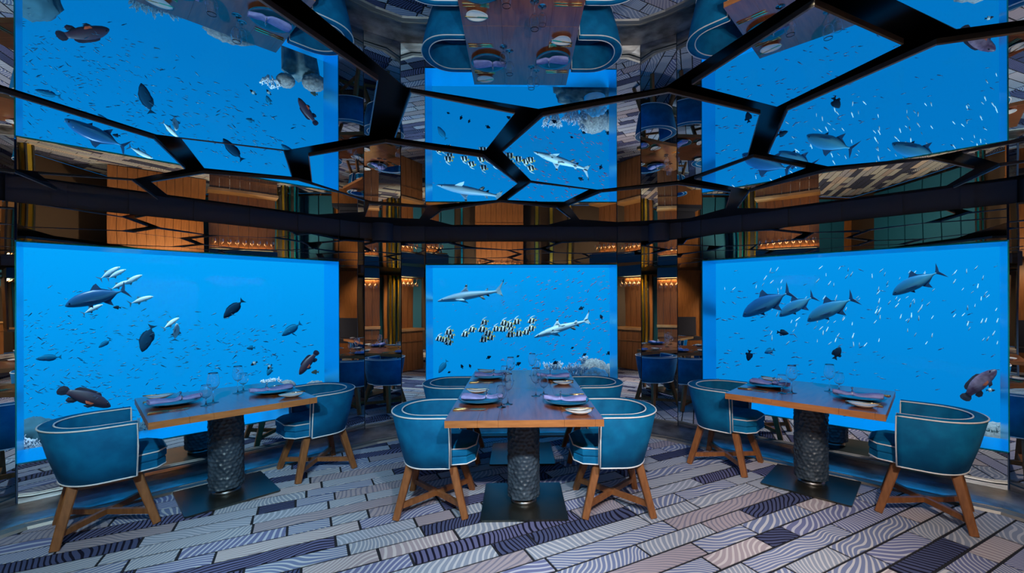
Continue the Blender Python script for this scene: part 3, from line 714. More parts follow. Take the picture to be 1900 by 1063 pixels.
def make_glass(nm, hgt, rb_, stem, bowl):
    """stem glass with a real wall: foot and stem one solid, bowl a closed shell"""
    r = empty(nm); wl = 0.0014
    obj('foot', lathe_mesh('foot', [(0.0005, 0.0), (rb_, 0.0), (rb_ + 0.0005, 0.001), (rb_, 0.002), (0.012, 0.005), (0.005, 0.012), (0.0038, 0.03), (0.0038, stem - 0.008), (0.0055, stem + 0.0005), (0.0005, stem + 0.0008)], glass_mat, 28), r)
    outer = [(0.0005, stem + 0.001), (0.006, stem + 0.0015)] + bowl
    inner = [(max(x - wl, 0.0005), z + wl * (1.2 if i == 0 else 0.3)) for i, (x, z) in enumerate(bowl)]
    # finer profile by Catmull-Rom
    def fine(P, k=4):
        out_ = []
        for i in range(len(P) - 1):
            p0, p1_, p2_, p3_ = P[max(i - 1, 0)], P[i], P[i + 1], P[min(i + 2, len(P) - 1)]
            for q in range(k):
                t = q / k; out_.append(tuple(0.5 * (2 * b1 + (c1 - a1) * t + (2 * a1 - 5 * b1 + 4 * c1 - d1) * t * t + (-a1 + 3 * b1 - 3 * c1 + d1) * t ** 3) for a1, b1, c1, d1 in zip(p0, p1_, p2_, p3_)))
        return out_ + [P[-1]]
    prof = fine(outer) + fine(inner[::-1]) + [(0.0005, inner[0][1])]
    obj('bowl', lathe_mesh('bowl', [(max(x, 0.0004), z) for x, z in prof], glass_mat, 32), r)
    return r
pr_plate, pr_napkin, pr_bread, pr_knife, pr_butter, pr_fork, pr_spoon = make_plate(), make_napkin(), make_bread(), make_knife(), make_knife(0.20, 'butter_knife'), make_fork(), make_spoon()
st = 0.098
pr_wine = make_glass('wine_glass', 0.225, 0.036, st, [(0.012, st + 0.004), (0.028, st + 0.018), (0.039, st + 0.042), (0.0415, st + 0.062), (0.038, st + 0.09), (0.031, st + 0.125)])
st2 = 0.052
pr_water = make_glass('water_goblet', 0.155, 0.034, st2, [(0.012, st2 + 0.004), (0.027, st2 + 0.016), (0.036, st2 + 0.038), (0.0375, st2 + 0.054), (0.034, st2 + 0.078), (0.029, st2 + 0.098)])
first = set()
def put(proto, T, x, y, z, rz, label, cat, group):
    o = proto if proto.name not in first and proto not in first else copy_tree(proto)
    first.add(proto)
    o.matrix_world = T @ Matrix.Translation((x, y, z)) @ Matrix.Rotation(rz, 4, 'Z'); tag(o, label, cat, group); return o
def setting(center, rz, where, gl=((0.395, -0.135), (0.340, -0.207)), seed=0):
    rr = random.Random(seed); j = lambda s=0.008: rr.uniform(-s, s)
    T = Matrix.Translation((center[0], center[1], TZ)) @ Matrix.Rotation(rz, 4, 'Z') @ Matrix.Translation((-S / 2, 0, 0))
    put(pr_plate, T, 0.185, 0.035 + j(), 0, j(0.2), 'dark blue charger plate %s' % where, 'plate', 'blue charger plates')
    put(pr_napkin, T, 0.195, 0.035 + j(), 0.0135, j(0.12), 'lilac napkin in a silver ring %s' % where, 'napkin', 'lilac napkins on the charger plates')
    put(pr_bread, T, 0.125, 0.345 + j(), 0, rr.uniform(-0.3, 0.3), 'small white bread plate %s' % where, 'plate', 'white bread plates')
    put(pr_butter, T, 0.135, 0.345, 0.0275, j(0.25), 'gold butter knife across the bread plate %s' % where, 'knife', 'gold butter knives')
    put(pr_fork, T, 0.135, 0.222, 0, j(0.04), 'gold fork next to the charger plate %s' % where, 'fork', 'gold forks')
    put(pr_fork, T, 0.135, 0.252, 0, j(0.04), 'gold fork next to the bread plate %s' % where, 'fork', 'gold forks')
    put(pr_knife, T, 0.135, -0.205, 0, j(0.03), 'gold knife next to the charger plate %s' % where, 'knife', 'gold knives')
    put(pr_knife, T, 0.130, -0.235, 0, j(0.03), 'outer gold knife %s' % where, 'knife', 'gold knives')
    put(pr_wine, T, gl[0][0], gl[0][1], 0, 0, 'tall wine glass %s' % where, 'glass', 'tall wine glasses')
    put(pr_water, T, gl[1][0], gl[1][1], 0, 0, 'short water goblet %s' % where, 'glass', 'short water goblets')
    return T
t0, t1, t2, t3 = [x[0] for x in TB]
setting(t0, 0.0, 'at the near left seat of the central tables', ((0.388, -0.07), (0.345, -0.155)), 1)
setting(t0, math.pi, 'at the near right seat of the central tables', ((0.40, -0.195), (0.335, -0.252)), 2)
setting(t1, 0.0, 'at the far left seat of the central tables', seed=3)
setting(t1, math.pi, 'at the far right seat of the central tables', seed=4)
setting(t2, A45, 'at the left end of the left table', seed=5)
setting(t2, A45 + math.pi, 'at the right end of the left table', seed=6)
setting(t3, -A45, 'at the left end of the right table', seed=7)
setting(t3, math.pi - A45, 'at the right end of the right table', seed=8)
for pr in (pr_spoon,):
    for ch in list(pr.children): bpy.data.objects.remove(ch)
    bpy.data.objects.remove(pr)

# ================================================================== THE SEA OUTSIDE
def fish_mat(name, stops, a=0.0, b=1.0, rough=0.35, metal=0.0, mode='LINEAR', lo=-0.25, hi=0.25, noise=0.0):
    """colour by a*x + b*z in the fish's own frame (length 1, x forward, z up): back, flank and belly colouring"""
    m = M(name, (0.5, 0.5, 0.5), rough, metal); t = N(m, 'ShaderNodeTexCoord'); s = N(m, 'ShaderNodeSeparateXYZ')
    L(m, t.outputs['Object'], s.inputs[0])
    ma = N(m, 'ShaderNodeMath'); ma.operation = 'MULTIPLY'; ma.inputs[1].default_value = a
    mb_ = N(m, 'ShaderNodeMath'); mb_.operation = 'MULTIPLY_ADD'; mb_.inputs[1].default_value = b
    L(m, s.outputs['X'], ma.inputs[0]); L(m, s.outputs['Z'], mb_.inputs[0]); L(m, ma.outputs[0], mb_.inputs[2])
    src = mb_.outputs[0]
    if noise:
        nz_ = N(m, 'ShaderNodeTexNoise'); nz_.inputs['Scale'].default_value = 9; L(m, t.outputs['Object'], nz_.inputs['Vector'])
        ad = N(m, 'ShaderNodeMath'); ad.operation = 'MULTIPLY_ADD'; ad.inputs[1].default_value = noise; L(m, nz_.outputs['Fac'], ad.inputs[0]); L(m, src, ad.inputs[2]); src = ad.outputs[0]
    r_ = N(m, 'ShaderNodeMapRange'); r_.inputs['From Min'].default_value = lo; r_.inputs['From Max'].default_value = hi; L(m, src, r_.inputs['Value'])
    cr = ramp(m, stops, mode); L(m, r_.outputs[0], cr.inputs[0]); L(m, cr.outputs[0], B(m).inputs['Base Color']); return m
def fish_body(mb, prof, seg=14, mi=0):
    """prof: (x, top, bottom, halfwidth) from nose (x=0.5) to tail root"""
    rings = []
    for x, tp, bt, hw in prof:
        zc, hz = (tp + bt) / 2, (tp - bt) / 2
        rings.append([(x, hw * math.copysign(abs(math.cos(q)) ** 0.9, math.cos(q)), zc + hz * math.sin(q)) for q in [2 * math.pi * k / seg for k in range(seg)]])
    mb.loft(rings, mi, True, True, True)
def fin(mb, pts, th=0.006, mi=1, y0=0.0, tilt=0.0):
    """thin fin from an outline in x/z, thickest along its middle"""
    n = len(pts); cx_ = sum(p[0] for p in pts) / n; cz_ = sum(p[1] for p in pts) / n; zr = pts[0][1]
    f = lambda x, z, s: (x, y0 + (zr - z) * tilt * (1 if y0 >= 0 else -1) + s, z)
    vs = [f(x, z, 0) for x, z in pts] + [f(cx_, cz_, th), f(cx_, cz_, -th)]
    fs = [(i, (i + 1) % n, n) for i in range(n)] + [((i + 1) % n, i, n + 1) for i in range(n)]
    mb.add(vs, fs, mi, False)
def eye_mesh(r):
    mb = MB(); mb.lathe([(0.001, -r), (r * .7, -r * .7), (r, 0), (r * .7, r * .7), (0.001, r)], 8); return mb.mesh('eye', M('fish_eye', (0.01, 0.01, 0.012), 0.15))
def fish_kind(name, mb, mats, eyes=None):
    root = obj(name, mb.mesh(name, mats))
    if eyes:
        x, y, z, r_ = eyes; em = eye_mesh(r_)
        for s_ in (-1, 1): obj('eye', em, root, (x, s_ * y, z))
    return root
# --- kinds (length 1, nose at +0.5)
def trevally(mats, name, slim=1.0):
    mb = MB(); k = slim
    fish_body(mb, [(0.5, .004, -.012, .004), (0.47, .035 * k, -.032 * k, .022), (0.40, .085 * k, -.058 * k, .042), (0.30, .125 * k, -.082 * k, .056), (0.16, .148 * k, -.105 * k, .064), (0.02, .146 * k, -.112 * k, .060),
                   (-0.12, .112 * k, -.092 * k, .046), (-0.24, .060 * k, -.052 * k, .028), (-0.32, .024, -.022, .016), (-0.36, .015, -.015, .014), (-0.39, .012, -.012, .008)])
    fin(mb, [(-0.37, .010), (-0.42, .075), (-0.50, .195), (-0.475, .085), (-0.435, .0), (-0.475, -.085), (-0.50, -.195), (-0.42, -.075), (-0.37, -.010)], .008)
    fin(mb, [(0.06, .142 * k), (-0.02, .215 * k), (-0.075, .235 * k), (-0.045, .17 * k), (-0.11, .125 * k), (-0.28, .055), (-0.30, .035), (-0.1, .10 * k)], .006)
    fin(mb, [(-0.04, -.100 * k), (-0.11, -.165 * k), (-0.165, -.205 * k), (-0.14, -.125 * k), (-0.28, -.045), (-0.29, -.03), (-0.12, -.08 * k)], .006)
    for y in (-.058, .058): fin(mb, [(0.25, -.01), (0.19, -.035), (0.08, -.055), (-0.02, -.045), (0.10, -.018)], .004, 1, y, 0.1)
    fin(mb, [(0.20, -.095 * k), (0.14, -.15 * k), (0.12, -.10 * k)], .004)
    return fish_kind(name, mb, mats, (0.425, 0.036, 0.025, 0.0135))
def grouper(mats, name):
    mb = MB()
    fish_body(mb, [(0.5, -.02, -.045, .012), (0.47, .015, -.075, .036), (0.40, .065, -.108, .062), (0.28, .120, -.128, .080), (0.12, .152, -.138, .088), (-0.04, .150, -.130, .076), (-0.18, .115, -.098, .052), (-0.28, .075, -.065, .032), (-0.33, .064, -.058, .020)])
    fin(mb, [(-0.31, .06), (-0.38, .105), (-0.45, .105), (-0.49, .06), (-0.50, .0), (-0.49, -.06), (-0.45, -.105), (-0.38, -.10), (-0.31, -.055)], .010)
    fin(mb, [(0.24, .125), (0.20, .175), (0.10, .195), (-0.02, .195), (-0.12, .195), (-0.20, .175), (-0.245, .125), (-0.24, .085), (-0.1, .125), (0.08, .14)], .010)
    fin(mb, [(-0.08, -.11), (-0.12, -.175), (-0.20, -.205), (-0.265, -.175), (-0.26, -.09), (-0.18, -.085)], .010)
    for y in (-.075, .075): fin(mb, [(0.20, -.05), (0.16, -.02), (0.06, -.025), (0.03, -.06), (0.07, -.10), (0.16, -.10)], .006, 2, y, 0.25)
    for y in (-.04, .04): fin(mb, [(0.22, -.125), (0.15, -.185), (0.06, -.175), (0.12, -.125)], .006, 1, y, 0.0)
    return fish_kind(name, mb, mats, (0.405, 0.058, 0.03, 0.015))
def surgeon(mats, name):
    mb = MB()
    fish_body(mb, [(0.5, .008, -.012, .008), (0.45, .055, -.055, .026), (0.36, .115, -.105, .042), (0.20, .165, -.150, .052), (0.02, .172, -.160, .050), (-0.14, .140, -.130, .038), (-0.26, .078, -.072, .022), (-0.33, .030, -.028, .012), (-0.37, .024, -.022, .008)])
    fin(mb, [(-0.36, .02), (-0.42, .075), (-0.50, .145), (-0.47, .05), (-0.47, -.05), (-0.50, -.145), (-0.42, -.075), (-0.36, -.02)], .006)
    fin(mb, [(0.28, .14), (0.15, .198), (0.0, .205), (-0.16, .175), (-0.27, .10), (-0.26, .075), (-0.1, .14), (0.1, .16)], .006)
    fin(mb, [(0.12, -.15), (0.0, -.19), (-0.16, -.165), (-0.27, -.095), (-0.25, -.07), (-0.1, -.13)], .006)
    for y in (-.05, .05): fin(mb, [(0.25, 0.0), (0.17, .03), (0.10, 0.0), (0.15, -.05)], .005, 1, y, 0.2)
    return fish_kind(name, mb, mats, (0.40, 0.034, 0.04, 0.013))
def damsel(mats, name):
    mb = MB()
    fish_body(mb, [(0.48, .01, -.015, .01), (0.42, .085, -.08, .045), (0.28, .19, -.165, .07), (0.08, .24, -.215, .075), (-0.10, .21, -.185, .055), (-0.24, .10, -.09, .03), (-0.30, .06, -.055, .018)], 12)
    fin(mb, [(-0.28, .055), (-0.40, .13), (-0.50, .16), (-0.45, .0), (-0.50, -.16), (-0.40, -.13), (-0.28, -.05)], .010)
    fin(mb, [(0.22, .21), (0.08, .30), (-0.14, .31), (-0.24, .24), (-0.22, .12), (0.0, .22)], .010)
    fin(mb, [(0.02, -.21), (-0.10, -.30), (-0.22, -.26), (-0.22, -.11)], .010)
    return fish_kind(name, mb, mats, (0.37, 0.045, 0.05, 0.022))
def banner(mats, name):
    mb = MB()
    fish_body(mb, [(0.5, -.03, -.055, .010), (0.44, .015, -.075, .024), (0.36, .10, -.115, .040), (0.24, .21, -.18, .050), (0.06, .27, -.235, .052), (-0.12, .235, -.215, .042), (-0.26, .12, -.115, .024), (-0.33, .055, -.055, .012)])
    fin(mb, [(-0.31, .05), (-0.40, .10), (-0.47, .11), (-0.45, .0), (-0.47, -.11), (-0.40, -.10), (-0.31, -.05)], .008, 1)
    fin(mb, [(0.14, .25), (0.10, .36), (-0.02, .43), (-0.22, .47), (-0.48, .46), (-0.22, .43), (-0.06, .36), (-0.03, .26)], .008, 2)
    fin(mb, [(-0.02, .26), (-0.14, .29), (-0.27, .23), (-0.30, .10), (-0.15, .20)], .008, 1)
    fin(mb, [(0.0, -.225), (-0.10, -.32), (-0.20, -.31), (-0.27, -.12)], .008, 0)
    fin(mb, [(0.22, -.17), (0.12, -.30), (0.08, -.21)], .006, 3)
    return fish_kind(name, mb, mats, (0.40, 0.030, 0.01, 0.014))
def shark(mats, name):
    mb = MB(); P = [(0.5, .004, -.006, .012), (0.48, .016, -.014, .030), (0.43, .030, -.022, .050), (0.35, .048, -.036, .062), (0.25, .062, -.050, .068), (0.12, .070, -.056, .066), (0.0, .062, -.052, .058),
                    (-0.12, .046, -.042, .044), (-0.22, .031, -.030, .029), (-0.30, .021, -.021, .018), (-0.34, .018, -.018, .013), (-0.37, .014, -.016, .009)]
    fish_body(mb, P, 16, 0)
    for i, f in enumerate(mb.f):                    # pale belly
        zc = sum(mb.v[k][2] for k in f) / len(f); xc = sum(mb.v[k][0] for k in f) / len(f)
        if zc < -0.012 and len(f) == 4: mb.m[i] = 1
    fin(mb, [(0.16, .064), (0.09, .120), (0.065, .150), (0.035, .150), (0.045, .105), (0.03, .062)], .008, 0); fin(mb, [(0.078, .135), (0.062, .168), (0.036, .166), (0.040, .132)], .009, 2)
    fin(mb, [(-0.19, .033), (-0.23, .060), (-0.25, .060), (-0.245, .028)], .005, 0); fin(mb, [(-0.222, .053), (-0.232, .066), (-0.252, .065), (-0.247, .050)], .006, 2)
    fin(mb, [(-0.34, .014), (-0.40, .060), (-0.475, .130), (-0.500, .165), (-0.485, .120), (-0.445, .055), (-0.41, .0), (-0.435, -.065), (-0.445, -.085), (-0.39, -.045), (-0.345, -.014)], .007, 0)
    fin(mb, [(-0.470, .126), (-0.503, .172), (-0.487, .118)], .008, 2); fin(mb, [(-0.428, -.052), (-0.449, -.092), (-0.412, -.058)], .008, 2)
    for y in (-1, 1):
        o = len(mb.v)
        mb.add([(0.24, y * .055, -.028), (0.16, y * .14, -.060), (0.085, y * .205, -.082), (0.10, y * .12, -.058), (0.13, y * .055, -.034), (0.16, y * .10, -.040)], [(0, 1, 5), (1, 2, 5), (2, 3, 5), (3, 4, 5), (4, 0, 5), (0, 4, 3, 2, 1)], 0)
        mb.add([(0.108, y * .178, -.0745), (0.083, y * .208, -.084), (0.090, y * .165, -.071)], [(0, 1, 2), (2, 1, 0)], 2)
        fin(mb, [(-0.10, -.035), (-0.15, -.080), (-0.185, -.088), (-0.16, -.036)], .005, 2, y * 0.022, 0.4)
    fin(mb, [(-0.20, -.028), (-0.235, -.055), (-0.255, -.055), (-0.245, -.024)], .005, 2)
    # gentle swimming bend
    mb.v = [(x, y + 0.055 * math.sin((x + 0.1) * 4.2) * (0.5 - x), z) for x, y, z in mb.v]
    return fish_kind(name, mb, mats, (0.425, 0.052, 0.008, 0.008))
def small_fish(mats, name):
    mb = MB()
    fish_body(mb, [(0.5, .01, -.01, .008), (0.36, .075, -.07, .045), (0.10, .105, -.10, .055), (-0.18, .06, -.055, .03), (-0.34, .022, -.022, .012)], 6)
    fin(mb, [(-0.32, .018), (-0.5, .11), (-0.42, .0), (-0.5, -.11), (-0.32, -.018)], .008, 0)
    me = mb.mesh(name, mats); return me

m_trev = fish_mat('trevally_skin', [(0.0, (0.06, 0.24, 0.36)), (0.42, (0.04, 0.19, 0.33)), (0.55, (0.015, 0.11, 0.26)), (1.0, (0.01, 0.07, 0.20))], lo=-.12, hi=.15, rough=0.35)
m_trev_pale = fish_mat('pale_trevally_skin', [(0.0, (0.10, 0.32, 0.42)), (0.45, (0.08, 0.28, 0.39)), (0.6, (0.04, 0.22, 0.36)), (1.0, (0.02, 0.15, 0.31))], lo=-.12, hi=.15, rough=0.35)
m_trev_fin = M('trevally_fin', (0.02, 0.075, 0.17), 0.4)
m_silver = fish_mat('silver_skin', [(0.0, (0.80, 0.82, 0.80)), (0.5, (0.85, 0.86, 0.82)), (0.75, (0.70, 0.78, 0.78)), (1.0, (0.36, 0.50, 0.55))], lo=-.12, hi=.15, rough=0.3)
m_silver_fin = M('silver_fin', (0.10, 0.20, 0.28), 0.4)
m_group = fish_mat('grouper_skin', [(0.0, (0.13, 0.03, 0.035)), (0.5, (0.075, 0.025, 0.040)), (1.0, (0.03, 0.018, 0.035))], lo=-.2, hi=.25, noise=0.25, rough=0.5)
m_group_fin = M('grouper_fin', (0.022, 0.014, 0.030), 0.5); m_group_pec = M('grouper_pectoral', (0.45, 0.06, 0.02), 0.5)
m_group2 = fish_mat('spotted_grouper_skin', [(0.0, (0.13, 0.025, 0.05)), (0.35, (0.18, 0.05, 0.09)), (0.5, (0.09, 0.02, 0.045)), (0.7, (0.34, 0.17, 0.22)), (1.0, (0.07, 0.022, 0.05))], a=0.9, b=0.4, lo=-.5, hi=.6, noise=0.5, rough=0.5)
m_dark = M('dark_fish_skin', (0.001, 0.032, 0.075), 0.8, spec=0.1); m_darker = M('damsel_skin', (0.006, 0.022, 0.045), 0.8, spec=0.1)
m_hazed = M('hazed_fish_skin', (0.004, 0.13, 0.24), 0.8, spec=0.1)  # distance haze put into the skin colour of the faint fish
m_ban = fish_mat('banner_stripes', [(0.0, (0.88, 0.88, 0.82)), (0.16, (0.015, 0.018, 0.022)), (0.37, (0.88, 0.88, 0.82)), (0.55, (0.015, 0.018, 0.022)), (0.76, (0.88, 0.88, 0.82)), (0.88, (0.03, 0.03, 0.035)), (0.93, (0.70, 0.72, 0.70))], a=1.0, b=0.55, mode='CONSTANT', lo=-0.42, hi=0.50)
m_ban_y = M('banner_yellow', (0.85, 0.50, 0.03), 0.5); m_ban_w = M('banner_white', (0.88, 0.88, 0.82), 0.5); m_ban_k = M('banner_black', (0.015, 0.018, 0.022), 0.5)
m_sh = fish_mat('shark_back', [(0.0, (0.34, 0.42, 0.46)), (0.45, (0.24, 0.33, 0.39)), (0.62, (0.14, 0.23, 0.31)), (1.0, (0.13, 0.21, 0.30))], lo=-.04, hi=.08, rough=0.5)
m_sh2 = fish_mat('pale_shark_back', [(0.0, (0.36, 0.44, 0.48)), (0.6, (0.44, 0.50, 0.54)), (1.0, (0.40, 0.46, 0.52))], lo=-.04, hi=.08, rough=0.5)
_n = N(m_sh2, 'ShaderNodeTexNoise'); _n.inputs['Scale'].default_value = 15; _n.inputs['Detail'].default_value = 0; _t = N(m_sh2, 'ShaderNodeTexCoord'); _mp = N(m_sh2, 'ShaderNodeMapping'); _mp.inputs['Scale'].default_value = (0.8, 1.4, 2.2)
L(m_sh2, _t.outputs['Object'], _mp.inputs[0]); L(m_sh2, _mp.outputs[0], _n.inputs['Vector']); _r = ramp(m_sh2, [(0.64, (1, 1, 1)), (0.67, (0.06, 0.07, 0.09))]); L(m_sh2, _n.outputs['Fac'], _r.inputs[0])
_mx = N(m_sh2, 'ShaderNodeMix'); _mx.data_type = 'RGBA'; _mx.blend_type = 'MULTIPLY'; _mx.inputs['Factor'].default_value = 1.0
_src = B(m_sh2).inputs['Base Color'].links[0].from_socket; L(m_sh2, _src, _mx.inputs['A']); L(m_sh2, _r.outputs[0], _mx.inputs['B']); L(m_sh2, _mx.outputs['Result'], B(m_sh2).inputs['Base Color'])
m_sh_b = M('shark_belly', (0.44, 0.50, 0.54), 0.5); m_sh_k = M('shark_fin_tip', (0.006, 0.008, 0.012), 0.5)

def pose(o, W_, off, nose, tail, yaw=0.0, roll=0.0, stretch=1.0):
    """hang a fish in the water 'off' metres outside window W_ so that it swims from tail to nose (measured in the photograph)"""
    p0 = W_['p'] + W_['n'] * off; n = W_['n']
    a, t_ = at_plane(*nose, p0, n), at_plane(*tail, p0, n)
    f = (a - t_); ln = f.length; f.normalize()
    side = f.cross(Vector((0, 0, 1)))
    if side.length < 0.2: side = -n if (f.z < 0) else n
    side.normalize(); up = side.cross(f)
    Rm_ = Matrix((f, -side, up)).transposed().to_4x4()
    o.matrix_world = Matrix.Translation((a + t_) / 2) @ Rm_ @ Matrix.Rotation(yaw, 4, 'Z') @ Matrix.Rotation(roll, 4, 'X') @ Matrix.Scale(ln * stretch, 4)
used_f = set()
def swim(proto, *args, label, cat='fish', group=None, **kw):
    o = copy_tree(proto) if proto in used_f else proto
    used_f.add(proto); pose(o, *args, **kw); tag(o, label, cat, group); return o

tv = trevally([m_trev, m_trev_fin], 'bluefin_trevally', 1.2); tvp = trevally([m_trev_pale, m_trev_fin], 'pale_trevally', 1.2)
TG = 'trevally beyond the right window'
swim(tv, WL, 0.95, (120.6, 568), (238, 537), label='big dark blue trevally swimming left at the top of the left window')
swim(tv, WR, 0.95, (1378, 587), (1470, 539), label='dark blue trevally leading three trevally in the right window', group=TG)
swim(tvp, WR, 1.15, (1446, 587), (1513, 548), label='smaller pale trevally between two larger ones in the right window', group=TG)
swim(tvp, WR, 0.90, (1498, 596), (1588, 551), label='pale trevally last of the row of three in the right window', group=TG)
swim(tvp, WR, 0.85, (1656, 547), (1748, 501), label='pale trevally swimming alone high in the right window', group=TG)
sv = trevally([m_silver, m_silver_fin], 'silver_trevally', 0.92); SG = 'silver fish beside the big trevally'
for (ns, tl, off, yw, lab) in [((223, 495), (183, 519), 1.6, 0, 'silver fish topmost behind the big trevally in the left window'),
        ((234, 500), (197, 518), 1.45, 0, 'bright silver fish just below the topmost one in the left window'),
        ((264, 510), (224, 531), 1.5, 0, 'silver fish above the tail of the big trevally in the left window'),
        ((240, 521), (203, 538), 1.35, 0, 'silver fish crossing the tail of the big trevally'),
        ((285, 550), (238, 564), 1.4, 0, 'silver fish behind the tail of the big trevally'),
        ((191, 565), (152, 583), 1.5, 0, 'silver fish under the belly of the big trevally'),
        ((334, 589), (300, 611), 1.2, 0.3, 'silver fish right of the dark surgeonfish in the left window'),
        ((327, 597), (325, 636), 1.25, 0.5, 'silver fish pointing upward right of the dark surgeonfish')]:
    swim(sv, WL, off, ns, tl, label=lab, group=SG, yaw=yw)
gp = grouper([m_group, m_group_fin, m_group_pec], 'grouper'); gp2 = grouper([m_group2, m_group_fin, m_group_pec], 'spotted_grouper')
swim(gp, WL, 1.0, (207, 752), (107, 722), label='large dark red grouper above the left foreground chair')
swim(gp, WL, 1.0, (554, 694), (590, 651), label='dark red grouper diving at the right side of the left window')
swim(gp2, WR, 0.95, (1845, 684), (1787, 742), label='mottled purple grouper rising at the right side of the right window')
sg_ = surgeon([m_dark, m_dark], 'surgeonfish'); sd = surgeon([m_hazed, m_hazed], 'dim_surgeonfish')
swim(sg_, WL, 0.8, (263, 653), (284, 602), label='dark surgeonfish pointing down in the middle of the left window', yaw=0.2)
swim(sg_, WL, 0.95, (415, 590), (452, 556), label='dark surgeonfish heading down left in the middle of the left window')
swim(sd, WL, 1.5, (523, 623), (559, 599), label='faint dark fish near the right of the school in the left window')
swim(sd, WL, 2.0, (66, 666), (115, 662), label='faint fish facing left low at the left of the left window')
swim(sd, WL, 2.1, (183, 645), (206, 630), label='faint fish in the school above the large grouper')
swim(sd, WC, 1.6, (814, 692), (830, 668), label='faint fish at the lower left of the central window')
dm = damsel([m_darker], 'damselfish'); dmd = damsel([m_hazed], 'dim_damselfish')
for ns, tl, lab in [((209, 570), (225, 571), 'small dark fish under the tail of the big trevally'), ((457, 646), (474, 645), 'small dark fish in the middle right of the left window school'), ((496, 697), (505, 681), 'dim angular fish under the black and white fish in the left window')]:
    swim(dm if 'under the tail' in lab else dmd, WL, 1.2, ns, tl, label=lab, group='small dark fish in the left window')
for ns, tl, lab in [((1464, 619), (1441, 616), 'dark fish facing right under the first trevally in the right window'), ((1388, 670), (1391, 649), 'dark fish pointing down low at the left of the right window'), ((1559, 643), (1548, 667), 'dark fish pointing up above the right table')]:
    swim(dm, WR, 1.1, ns, tl, label=lab, group='dark fish in the right window')
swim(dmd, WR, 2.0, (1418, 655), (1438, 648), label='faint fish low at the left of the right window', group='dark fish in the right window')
for i, (x, y, w, s_, lab) in enumerate([(907, 663, 9, 1, 'black damselfish left of centre under the striped fish'), (961, 661, 6, 1, 'black damselfish above the far wine glasses'), (962, 675, 10, 1, 'black damselfish just above the far left wine glasses'),
        (872, 679, 7, 0, 'slim black damselfish at the lower left of the central window'), (857, 680, 8, 0, 'slim dark damselfish beside another at the lower left of the central window'), (833.5, 690.6, 6, -1, 'black damselfish lowest at the left of the central window'),
        (946, 684, 9, -1, 'black damselfish behind the far wine glasses'), (1084.5, 658, 8, 1, 'black damselfish directly above the knobbly coral'), (1030.6, 673, 10, -1, 'black damselfish over the white branching coral'),
        (1062, 645.5, 6, 1, 'black damselfish below the lower shark'), (1130, 655, 10, 1, 'black damselfish at the right edge of the central window'), (1078.6, 572, 10, -1, 'dark damselfish above the lower shark'), (1115.5, 588, 9, 0, 'dark damselfish behind the tail of the lower shark')]):
    an = {1: 0.5, -1: -0.4, 0: 1.2}[s_]; dx, dy = math.cos(an) * w / 2, -math.sin(an) * w / 2
    swim(dm, WC, 0.75 + 0.05 * (i % 4), (x + dx * s_ if s_ else x - dx, y + dy if s_ >= 0 else y + dy), (x - dx * s_ if s_ else x + dx, y - dy if s_ >= 0 else y - dy), label=lab, group='black damselfish in the central window', stretch=1.15)
m_hum = fish_mat('humbug_bands', [(0.0, (0.02, 0.05, 0.08)), (0.30, (0.75, 0.78, 0.78)), (0.62, (0.02, 0.03, 0.05))], a=1.0, b=0.1, mode='CONSTANT', lo=-.5, hi=.5)
hb_ = damsel([m_hum], 'humbug_damsel')
swim(hb_, WL, 0.7, (465, 678), (478, 671), label='black and white fish nearer the wine glasses of the left table', group='black and white fish')
swim(hb_, WL, 0.7, (496, 685), (505, 676), label='black and white fish nearer the diving grouper', group='black and white fish')
swim(hb_, WR, 0.55, (1847, 724), (1829, 724), label='blue white and dark fish under the mottled grouper', group='black and white fish')
og = damsel([M('orange_fish_skin', (0.50, 0.30, 0.16), 0.5)], 'orange_fish')
swim(og, WL, 0.6, (577, 691), (592, 690), label='small orange fish under the diving grouper', stretch=1.0)
sh = shark([m_sh, m_sh_b, m_sh_k], 'blacktip_shark'); sh2 = shark([m_sh2, m_sh_b, m_sh_k], 'pale_blacktip_shark')
swim(sh, WC, 0.85, (812, 559), (938, 537), label='grey shark with black fin tips at the top of the central window', cat='shark', roll=0.10)
swim(sh2, WC, 1.0, (991, 626), (1100, 590), label='pale shark with black fin tips above the coral in the central window', cat='shark', roll=0.28)
bn = banner([m_ban, m_ban_y, m_ban_w, m_ban_k], 'bannerfish'); rb2 = random.Random(4)
BN = [(217, 640), (128, 700), (178, 712), (232, 678), (215, 737), (370, 660), (435, 617), (550, 550), (530, 615), (585, 650), (605, 690), (545, 708), (660, 610), (735, 555), (725, 610), (800, 605), (795, 662), (855, 542), (790, 572), (875, 655)]
BN = [(790 + x / 5.06, 490 + y / 5.06) for x, y in BN] + [(960 + x / 5.06, 490 + y / 5.06) for x, y in ((135, 535), (130, 605), (85, 640))]
BN.sort()
ORD = 'first second third fourth fifth sixth seventh eighth ninth tenth eleventh twelfth thirteenth fourteenth fifteenth sixteenth seventeenth eighteenth nineteenth twentieth twenty-first twenty-second twenty-third'.split()
for i, (x, y) in enumerate(BN):
    an = R(200 + rb2.uniform(-8, 8)); w = rb2.uniform(9.2, 10.6)
    swim(bn, WC, 0.95 + 0.05 * (i % 7), (x + w * math.cos(an), y - w * math.sin(an) * 0.9), (x - w * math.cos(an), y + w * math.sin(an) * 0.9), label='%s striped bannerfish from the left in the shoal of the central window' % ORD[i], cat='fish', group='bannerfish shoal in the central window')

